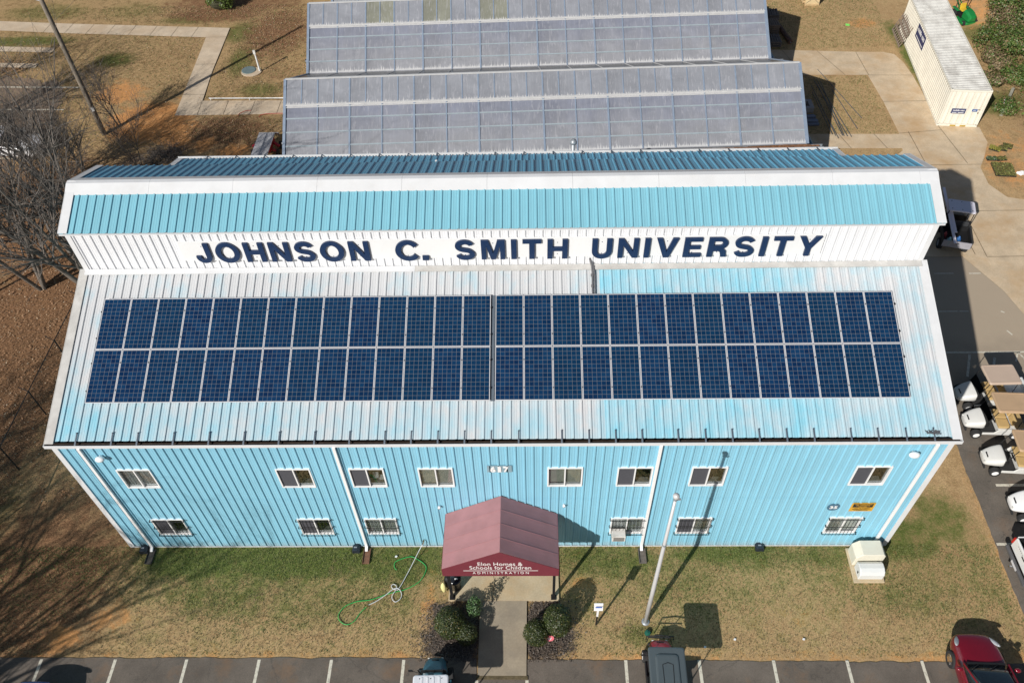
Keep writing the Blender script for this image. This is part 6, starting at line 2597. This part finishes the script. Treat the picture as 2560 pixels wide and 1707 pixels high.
    for wx in (.82, -.82):
        for s in (-1, 1):
            wheel(t, wx, s * .53, .225, .20, WHITEPAINT, 6, s)
    mb = MB()
    mb.box(1.20, 1.27, -.42, .42, .26, .36)
    mb.build("bumper", DARKRUB, t, bevel=.02)
    if number:
        text_mesh("number", number, BLACKM, t, (-.55, -.5805, .50), (1, 0, 0), (0, 0, 1), .09, .13, .02, .004)
    if extra == 'bed':
        mb = MB()
        BW = M("cart_bed_white", (0.62, 0.64, 0.64), .5)
        mb.box(-1.75, -.70, -.56, .56, .62, .66)
        mb.box(-1.75, -1.71, -.56, .56, .661, .95)
        mb.box(-1.709, -.70, -.56, -.52, .661, .95)
        mb.box(-1.709, -.70, .52, .56, .661, .95)
        mb.build("cargo_bed", BW, t)
    elif extra == 'rearseat':
        mb = MB()
        mb.box(-1.10, -.68, -.50, .50, .66, .76)
        mb.build("rear_seat", seatm, t, bevel=.04)
    elif extra == 'bag':
        mb = MB()
        mb.box(-1.30, -.92, -.48, .48, .45, .72)
        mb.build("bag_well", BLACKM, t)
        mb = MB()
        for s in (-.28, .05, .3):
            mb.tube([(-1.0, s, .7), (-1.08, s, 1.5)], .012, 5)
        mb.build("rack", BLACKM, t)
    return t


CWHITE = M("cart_white", (0.66, 0.655, 0.63), .3, var=.03, coat=.3)
TAN = M("tan_roof", (0.49, 0.335, 0.205), .55, var=.06, scale=2, dirt=(0.30, 0.21, 0.13), dirt_amt=.35)
TANP = M("pale_tan_roof", (0.52, 0.40, 0.315), .55, var=.05, scale=2)
TANS = M("tan_vinyl", (0.50, 0.345, 0.15), .6, var=.06)
gg = "golf carts parked beside the hall"
golf_cart("white golf cart with pale pinkish roof and rear cargo bed, partly shaded by the hall", (37.10, 7.22), math.pi + .02, CWHITE, TANP, TANS, 1.86, 'folded', 'bed', group=gg)
golf_cart("white golf cart with stained tan roof, second from the hall", (36.95, 5.68), math.pi - .05, CWHITE, TAN, TANS, 1.86, 'folded', 'rearseat', number="10", group=gg)
golf_cart("white golf cart with tan roof, parked alone nearest the lawn", (37.05, 3.70), math.pi - .08, CWHITE, TAN, TANS, 1.86, None, 'rearseat', group=gg)
golf_cart("bright white golf cart with dark bumper, half out of the picture", (37.35, 1.50), math.pi - .06, WHITEPAINT, TAN, TANS, 1.86, None, 'rearseat', group=gg)

TEAL = M("teal_cart_paint", (0.025, 0.095, 0.135), .3, var=.06, coat=.4)
WROOF = M("white_plastic_roof", (0.70, 0.71, 0.75), .45, var=.03)
golf_cart("teal nosed cart with ribbed white roof parked at the lower picture edge", (13.02, -6.05), math.pi / 2 + .03, TEAL, WROOF, BLACKM, 1.90, 'full', 'bag', 'ribs', hood=TEAL, kind_name="utility_cart", cat="utility cart", roof_size=(1.35, 1.22), roof_x=-.45)
REDP = M("red_cart_paint", (0.42, 0.02, 0.035), .3, var=.05, coat=.4)
GREYR = M("slate_roof", (0.075, 0.095, 0.105), .5, var=.05, scale=2)
gc = golf_cart("red cart with big moulded slate grey roof by the flagpole", (21.14, -5.40), math.pi / 2 - .02, BLACKM, GREYR, BLACKM, 1.92, None, 'bag', 'molded', hood=REDP, kind_name="utility_cart", cat="utility cart", roof_size=(1.66, 1.26), roof_x=-.30)
mb = MB()
mb.tube([(1.30, -.50, .62), (1.34, -.50, .80), (1.36, 0, .84), (1.34, .50, .80), (1.30, .50, .62)], .025, 7)
mb.tube([(1.30, -.45, .35), (1.38, -.40, .60), (1.38, .40, .60), (1.30, .45, .35)], .022, 7)
mb.build("brush_guard", BLACKM, gc)
for t_, yy, xx in ((gc, .60, .45),):
    mb = MB()
    mb.tube([(.55, .50, 1.0), (.55, .64, 1.05)], .012, 5)
    mb.cbox((.55, .70, 1.07), (.03, .14, .10))
    mb.build("mirror", BLACKM, t_)
tc = [o for o in bpy.data.objects if o.get("label", "").startswith("teal nosed")][0]
mb = MB()
mb.tube([(.50, .52, 1.35), (.55, .72, 1.40)], .012, 5)
mb.cbox((.55, .78, 1.42), (.04, .15, .12))
mb.build("mirror", BLACKM, tc)

# work cart in the hall's shadow
t = thing("work_cart", "dark utility cart with pale roof and loaded bed in the hall's shadow", "utility cart", (39.53, 18.42, .03), RAD(75), None, local=True)
GREYB = M("bed_grey", (0.32, 0.31, 0.34), .5, var=.1)
mb = MB()
mb.box(-1.55, -.15, -.66, .66, .62, .68)
mb.box(-1.55, -.15, -.70, -.6605, .62, .98)
mb.box(-1.55, -.15, .6605, .70, .62, .98)
mb.box(-.19, -.15, -.66, .66, .681, .98)
mb.build("cargo_bed", BLACKM, t)
mb = MB()
mb.box(-1.60, -1.555, -.70, .70, .60, 1.0)
for k in range(4):
    mb.box(-1.612, -1.6005, -.68, .68, .64 + k * .09, .69 + k * .09)
tg = mb.build("tailgate", GREYB, t)
mb = MB()
mb.box(-1.618, -1.6125, -.10, .12, .86, .92)
mb.build("latch", BLACKM, tg)
mb = MB()
secs = []
for x, hw, zt in ((1.45, .45, .62), (1.35, .62, .80), (1.0, .70, .95), (.75, .70, 1.0)):
    secs.append([(x, -hw, .35), (x, -hw, zt - .1), (x, -hw * .7, zt), (x, hw * .7, zt), (x, hw, zt - .1), (x, hw, .35)])
mb.loft(secs)
mb.build("hood", BLACKM, t)
mb = MB()
mb.box(-.14, .74, -.68, .68, .30, .42)
mb.build("floor", BLACKM, t)
mb = MB()
mb.box(-.10, .30, -.60, .60, .55, .75)
mb.cbox((-.10, 0, 1.0), (.10, 1.2, .45))
mb.build("seat", M("dark_seat", (0.03, 0.032, 0.036), .7), t, bevel=.03)
for sx in (.72, -.12):
    for s in (-1, 1):
        mb = MB()
        mb.tube([(sx, .62 * s, .7), (sx - (.1 if sx > 0 else 0), .62 * s, 1.90)], .025, 6)
        mb.build("roof_post", BLACKM, t)
mb = MB()
mb.loft([[(p[0], p[1], zz) for p in rrect(.98 * k, 1.34 * k, .10, 4, .28, 0)] for zz, k in ((1.88, 1.0), (1.93, 1.0), (1.95, .96))])
rf = mb.build("roof", M("pale_lilac_roof", (0.66, 0.64, 0.72), .45, var=.04), t)
mb = MB()
for x in (-.05, .60):
    for y in (-.5, 0, .5):
        mb.lathe([(.025, 0), (.025, .012), (0, .012)], (x, y, 1.951), 8)
mb.build("bolt", BLACKM, rf)
for wx in (1.0, -1.0):
    for s in (-1, 1):
        wheel(t, wx, s * .62, .30, .24, GALV, 5, s)
wk = t
# board laid over bed and roof
t = thing("long_board", "long white trim boards slanting from cart bed over its roof", "boards", (39.1, 18.2, 1.0))
BO = M("board_lilac_white", (0.66, 0.64, 0.72), .5, var=.04)
pa, pb = Vector((38.90, 16.72, 1.08)), Vector((39.02, 20.05, 2.16))
mb = MB()
mb.bar(pa, pb, .15, .03, (0, -.3, 1))
mb.build("board", BO, t)
mb = MB()
mb.bar(pa.lerp(pb, .18) + Vector((.12, 0, .03)), pa.lerp(pb, .66) + Vector((.12, 0, .03)), .15, .03, (0, -.3, 1))
mb.build("board", BO, t)
for nm, lb, ct, c, rad, cl in (("water_jug", "pale blue jug in the loaded cart bed, left of the white boards", "jug", (38.75, 17.10), (.13, .14, .22), (0.16, 0.30, 0.33)), ("blue_bucket", "blue bucket in the loaded cart bed, right of the white boards", "bucket", (39.28, 17.2), (.12, .12, .2), (0.02, 0.10, 0.28)), ("red_can", "red can at the front left of the loaded cart bed", "can", (38.72, 17.6), (.09, .11, .2), (0.25, 0.03, 0.03))):
    t = thing(nm, lb, ct, (c[0], c[1], .71))
    mm = M(nm + "_plastic", cl, .5)
    mb = MB()
    mb.lathe([(rad[0], .71), (rad[0] * 1.05, .71 + rad[2]), (rad[0] * .9, .71 + rad[2] * 1.5), (rad[0] * .35, .71 + rad[2] * 1.8)], (c[0], c[1], 0), 12)
    mb.build("body", mm, t)
    mb = MB()
    mb.lathe([(rad[0] * .4, .71 + rad[2] * 1.8), (rad[0] * .4, .71 + rad[2] * 2.05), (0, .71 + rad[2] * 2.06)], (c[0], c[1], 0), 10)
    mb.build("cap", M(nm + "_cap", tuple(min(1, q * 1.8 + .05) for q in cl), .5), t)


def car(label, loc, rz, paint, L_=4.5, Wd=1.78, H=1.45, name="parked_car", group="parked cars", sed=True):
    """front is +X. lofted lower body, glass cabin, painted roof"""
    t = thing(name, label, "car", (loc[0], loc[1], .02), rz, group, local=True)
    hw = Wd / 2
    st = [(2.22, .52, .34, .60, .66), (2.16, .72, .26, .66, .73), (1.95, .86, .22, .72, .82), (1.55, .94, .20, .78, .90), (1.05, .97, .20, .84, .98), (.70, .98, .20, .88, 1.00), (0, 1.0, .20, .90, 1.01), (-.9, 1.0, .20, .92, 1.02), (-1.6, .97, .22, .94, 1.04), (-2.05, .88, .28, .92, 1.03), (-2.22, .74, .36, .86, .96)]
    k = L_ / 4.5
    secs = []
    for x, w_, zb, zs, zt in st:
        w_ *= hw
        zs *= H / 1.45
        zt *= H / 1.45
        ring = [(x * k, -w_ * .86, zb), (x * k, -w_ * .985, zb + .14), (x * k, -w_, (zb + zs) / 2), (x * k, -w_ * .965, zs - .03), (x * k, -w_ * .84, zs + (zt - zs) * .45), (x * k, -w_ * .45, zt - .01), (x * k, 0, zt + .005),
                (x * k, w_ * .45, zt - .01), (x * k, w_ * .84, zs + (zt - zs) * .45), (x * k, w_ * .965, zs - .03), (x * k, w_, (zb + zs) / 2), (x * k, w_ * .985, zb + .14), (x * k, w_ * .86, zb)]
        secs.append(ring)
    mb = MB()
    mb.loft(secs)
    bd = mb.build("body", paint, t, smooth=True, subsurf=2)
    # glass cabin
    top = [(.98, .90, .985), (.62, .875, 1.14), (.22, .81, 1.34), (-.1, .77, 1.405), (-.9, .76, 1.40), (-1.45, .78, 1.28), (-1.95, .84, 1.03)]
    secs = []
    for x, w_, z in top:
        z *= H / 1.45
        zb = .96 * H / 1.45
        wb = hw * .90
        w2 = hw * w_ * .93 if z > zb + .05 else hw * w_ * .97
        secs.append([(x * k, -wb, zb - .03), (x * k, -w2, z - .05 if z > zb + .1 else z - .01), (x * k, -w2 * .75, z), (x * k, 0, z + .025), (x * k, w2 * .75, z), (x * k, w2, z - .05 if z > zb + .1 else z - .01), (x * k, wb, zb - .03)])
    mb = MB()
    mb.loft(secs)
    mb.build("windows", CARGLASS, t, smooth=True)
    # roof skin
    secs = []
    for x, w_, z in ((.20, .80, 1.345), (.1, .79, 1.375), (-.1, .775, 1.415), (-.9, .765, 1.41), (-1.40, .77, 1.305)):
        z *= H / 1.45
        w2 = hw * w_ * .945
        secs.append([(x * k, -w2, z - .06), (x * k, -w2 * .75, z + .004), (x * k, 0, z + .03), (x * k, w2 * .75, z + .004), (x * k, w2, z - .06), (x * k, 0, z - .09)])
    mb = MB()
    mb.loft(secs)
    mb.build("roof", paint, t, smooth=True)
    for s in (-1, 1):
        # pillars
        mb = MB()
        mb.bar((1.0 * k, s * hw * .865, .985 * H / 1.45), (.20 * k, s * hw * .765, 1.335 * H / 1.45), .06, .05, (0, s, .6))
        mb.bar((-.35 * k, s * hw * .90, .95 * H / 1.45), (-.35 * k, s * hw * .73, 1.36 * H / 1.45), .07, .05, (0, s, .4))
        mb.build("pillar", paint, t)
        mb = MB()
        mb.blob((.80 * k, s * (hw + .10), 1.02 * H / 1.45), (.09, .12, .07), 10, 7)
        mb.build("mirror", paint, t, smooth=True)
        mb = MB()
        mb.X = Matrix.Translation((1.90 * k, s * hw * .73, .755 * H / 1.45)) @ Matrix.Rotation(s * -.5, 4, 'Z') @ Matrix.Rotation(.42, 4, 'Y')
        mb.blob((0, 0, 0), (.28, .085, .05), 12, 7)
        mb.X = None
        mb.build("headlight", M("headlamp", (0.36, 0.38, 0.40), .12, var=.15, coat=.6), t, smooth=True)
        for wx in (1.38, -1.32):
            wheel(t, wx * k, s * (hw - .09), .325, .21, CHROME, 8, s)
    mb = MB()
    mb.bar((1.02 * k, -hw * .74, .99 * H / 1.45), (1.02 * k, hw * .74, .99 * H / 1.45), .07, .03)
    mb.build("wiper_cowl", BLACKM, t)
    mb = MB()
    for s in (-.4, .25):
        mb.bar((1.0 * k, s, 1.0 * H / 1.45), (.74 * k, s + .42, 1.115 * H / 1.45), .02, .02)
    mb.build("wiper", BLACKM, t)
    return t


car("dark red car parked at the lower right edge of the lawn", (32.42, -6.10), math.pi / 2 - .03, M("dark_red_paint", (0.165, 0.006, 0.016), .18, var=.03, coat=.8))
car("blue car whose nose just enters the lower left corner", (-1.45, -7.85), math.pi / 2, M("blue_paint", (0.05, 0.12, 0.34), .2, var=.03, coat=.8))
car("white car parked behind the bare trees on the left", (-16.7, 27.6), -.12, M("white_car_paint", (0.80, 0.80, 0.82), .25, var=.02, coat=.6), 4.7, 1.85, 1.6)

# pickup truck, tail toward the lawn
t = thing("pickup_truck", "white pickup truck backed in with its tailgate facing the lawn", "truck", (35.32, -1.12, .02), 0, None, local=True)
TW = M("truck_white", (0.78, 0.78, 0.77), .3, var=.03, coat=.4)
mb = MB()
mb.box(.10, 2.0, -.88, -.80, .55, 1.12)
mb.box(.10, 2.0, .80, .88, .55, 1.12)
mb.box(.10, 2.0, -.7995, .7995, .55, .62)
mb.build("cargo_bed", TW, t, bevel=.03)
mb = MB()
mb.box(.11, 1.99, -.795, .795, .621, .635)
mb.box(.10, 2.0, -.80, -.785, .64, 1.125)
mb.box(.10, 2.0, .785, .80, .64, 1.125)
mb.build("bed_liner", BLACKM, t)
mb = MB()
mb.box(.02, .095, -.80, .80, .56, 1.12)
tg = mb.build("tailgate", TW, t, bevel=.02)
mb = MB()
mb.box(.012, .0195, -.10, .12, .90, .97)
mb.build("handle", BLACKM, tg)
mb = MB()
for k in range(5):
    mb.box(.014, .0195, .12 + k * .085, .17 + k * .085, .985, 1.02)
mb.build("badge", M("badge_grey", (0.3, 0.3, 0.3), .4), tg)
for s in (-1, 1):
    mb = MB()
    mb.box(.0, .095, s * .845 - .04, s * .845 + .04, .70, 1.02)
    mb.build("tail_light", M("tail_red", (0.45, 0.015, 0.012), .2), t, bevel=.01)
mb = MB()
mb.box(-.12, .015, -.86, .86, .36, .50)
mb.build("bumper", M("dark_bumper", (0.09, 0.09, 0.095), .5), t, bevel=.03)
mb = MB()
mb.box(-.126, -.1205, -.22, .22, .37, .49)
mb.build("licence_plate", M("plate_white", (0.6, 0.6, 0.62), .4), t)
mb = MB()
mb.bar((-.12, 0, .33), (-.28, 0, .35), .06, .05)
mb.blob((-.27, 0, .41), (.035, .035, .035), 8, 6)
mb.build("tow_hitch", CHROME, t)
mb = MB()
secs = []
for x, hw, z0_, z1_ in ((2.05, .88, .5, 1.15), (2.25, .78, .5, 1.72), (3.2, .78, .5, 1.74), (3.9, .86, .5, 1.15), (5.0, .86, .5, 1.02), (5.2, .75, .5, .9)):
    secs.append([(x, -.88, z0_), (x, -.89, min(1.1, z1_)), (x, -hw, z1_ - .04), (x, 0, z1_ + .02), (x, hw, z1_ - .04), (x, .89, min(1.1, z1_)), (x, .88, z0_)])
mb.loft(secs)
mb.build("cab", TW, t, bevel=.02)
mb = MB()
mb.box(2.045, 2.10, -.65, .65, 1.22, 1.62)
mb.build("rear_window", CARGLASS, t)
for wx in (.95, 4.2):
    for s in (-1, 1):
        wheel(t, wx, s * .78, .35, .22, CHROME, 6, s)

# green mower
GREEND = M("mower_green", (0.012, 0.20, 0.045), .35, var=.08, coat=.3)
YELM = M("mower_yellow", (0.62, 0.42, 0.04), .45)
t = thing("riding_mower", "green riding mower with yellow seat and brown hoop beside the container", "mower", (48.75, 42.4, 0), RAD(-80), None, local=True)
mb = MB()
secs = []
for x, hw, zt in ((.95, .22, .62), (.85, .32, .80), (.45, .36, .92), (.15, .36, .95)):
    secs.append([(x, -hw, .38), (x, -hw, zt - .12), (x, -hw * .6, zt), (x, hw * .6, zt), (x, hw, zt - .12), (x, hw, .38)])
mb.loft(secs)
mb.build("hood", GREEND, t, smooth=False)
mb = MB()
mb.prism([(-.2, -.62), (.75, -.62), (.95, -.3), (.95, .3), (.75, .62), (-.2, .62)], .12, .30)
mb.build("mower_deck", GREEND, t, bevel=.02)
mb = MB()
mb.box(-.9, .15, -.42, .42, .31, .48)
mb.build("frame", BLACKM, t)
mb = MB()
mb.box(-.55, -.15, -.24, .24, .60, .70)
mb.cbox((-.58, 0, .86), (.09, .46, .36), ry=-.2)
mb.build("seat", YELM, t, bevel=.03)
for s in (-1, 1):
    mb = MB()
    mb.box(-1.0, -.3, s * .45 - .12, s * .45 + .12, .62, .70)
    mb.build("fender", GREEND, t, bevel=.03)
mb = MB()
mb.tube(catmull([(-.75, -.42, .5), (-.8, -.42, 1.35), (-.82, -.30, 1.55), (-.82, .30, 1.55), (-.8, .42, 1.35), (-.75, .42, .5)], 4), .035, 7)
mb.build("roll_hoop", M("hoop_brown", (0.055, 0.035, 0.028), .6), t)
mb = MB()
mb.tube([(.02 + .0, .16 * math.cos(a), 1.02 + .13 * math.sin(a)) for a in [k * .5236 for k in range(12)]], .014, 5, closed=True)
mb.tube([(.02, 0, 1.02), (.2, 0, .86)], .02, 5)
mb.build("steering_wheel", BLACKM, t)
for s in (-1, 1):
    wheel(t, -.70, s * .52, .30, .24, YELM, 5, s)
    wheel(t, .72, s * .48, .19, .16, YELM, 5, s)
mb = MB()
mb.bar((-.9, 0, .55), (-2.0, .2, .9), .08, .08)
mb.bar((-.9, .3, .55), (-2.0, .4, .9), .05, .05)
mb.build("hitch_arm", GREEND, t)
# red trailer implement behind the hall
RED = M("implement_red", (0.36, 0.015, 0.03), .4, var=.1)
ALUD = M("deck_plate", (0.46, 0.46, 0.48), .5, metal=.1, var=.08)
t = thing("tiller", "red ground tiller with pale cover plate beside the greenhouse's front left corner", "tiller", (.0, 27.4, 0), 0, None)
mb = MB()
mb.prism_y([(-.60, .86), (.42, .86), (.42, .89), (-.60, .89)], 25.4, 28.05)
mb.bar((-.42, 28.05, .875), (-.58, 28.12, .55), .3, .02, (0, 1, .2)) if False else None
mb.prism_x([(28.05, .86), (28.22, .62), (28.25, .62), (28.07, .89)], -.60, .62)
mb.build("cover_plate", ALUD, t)
mb = MB()
mb.box(-.10, -.08, 25.45, 28.05, .891, .90)
mb.build("rib", GALV, t)
mb = MB()
mb.box(-.50, .34, 26.6, 27.9, .40, .855)
for s, q in ((-1, .95), (1, .75)):
    mb.bar((s * .40, 27.4, .6), (s * q, 27.2, .45), .16, .14)
    mb.bar((s * .40, 26.8, .5), (s * q, 26.8, .35), .14, .12)
mb.bar((-.3, 28.2, .5), (.2, 28.2, .5), .12, .1)
mb.build("frame", RED, t, bevel=.02)
for s, q in ((-1, .85), (1, .72)):
    for yy in (26.75, 27.65):
        mb = MB()
        mb.lathe([(.12, -.07), (.24, -.07), (.26, 0), (.24, .07), (.12, .07)], (s * q, yy, .25), 16, 'X')
        w_ = mb.build("wheel", DARKRUB, t)
        mb = MB()
        mb.lathe([(0, -.05), (.115, -.05), (.115, .05), (0, .05)], (s * q, yy, .25), 10, 'X')
        mb.build("hub", WHITEPAINT, w_)
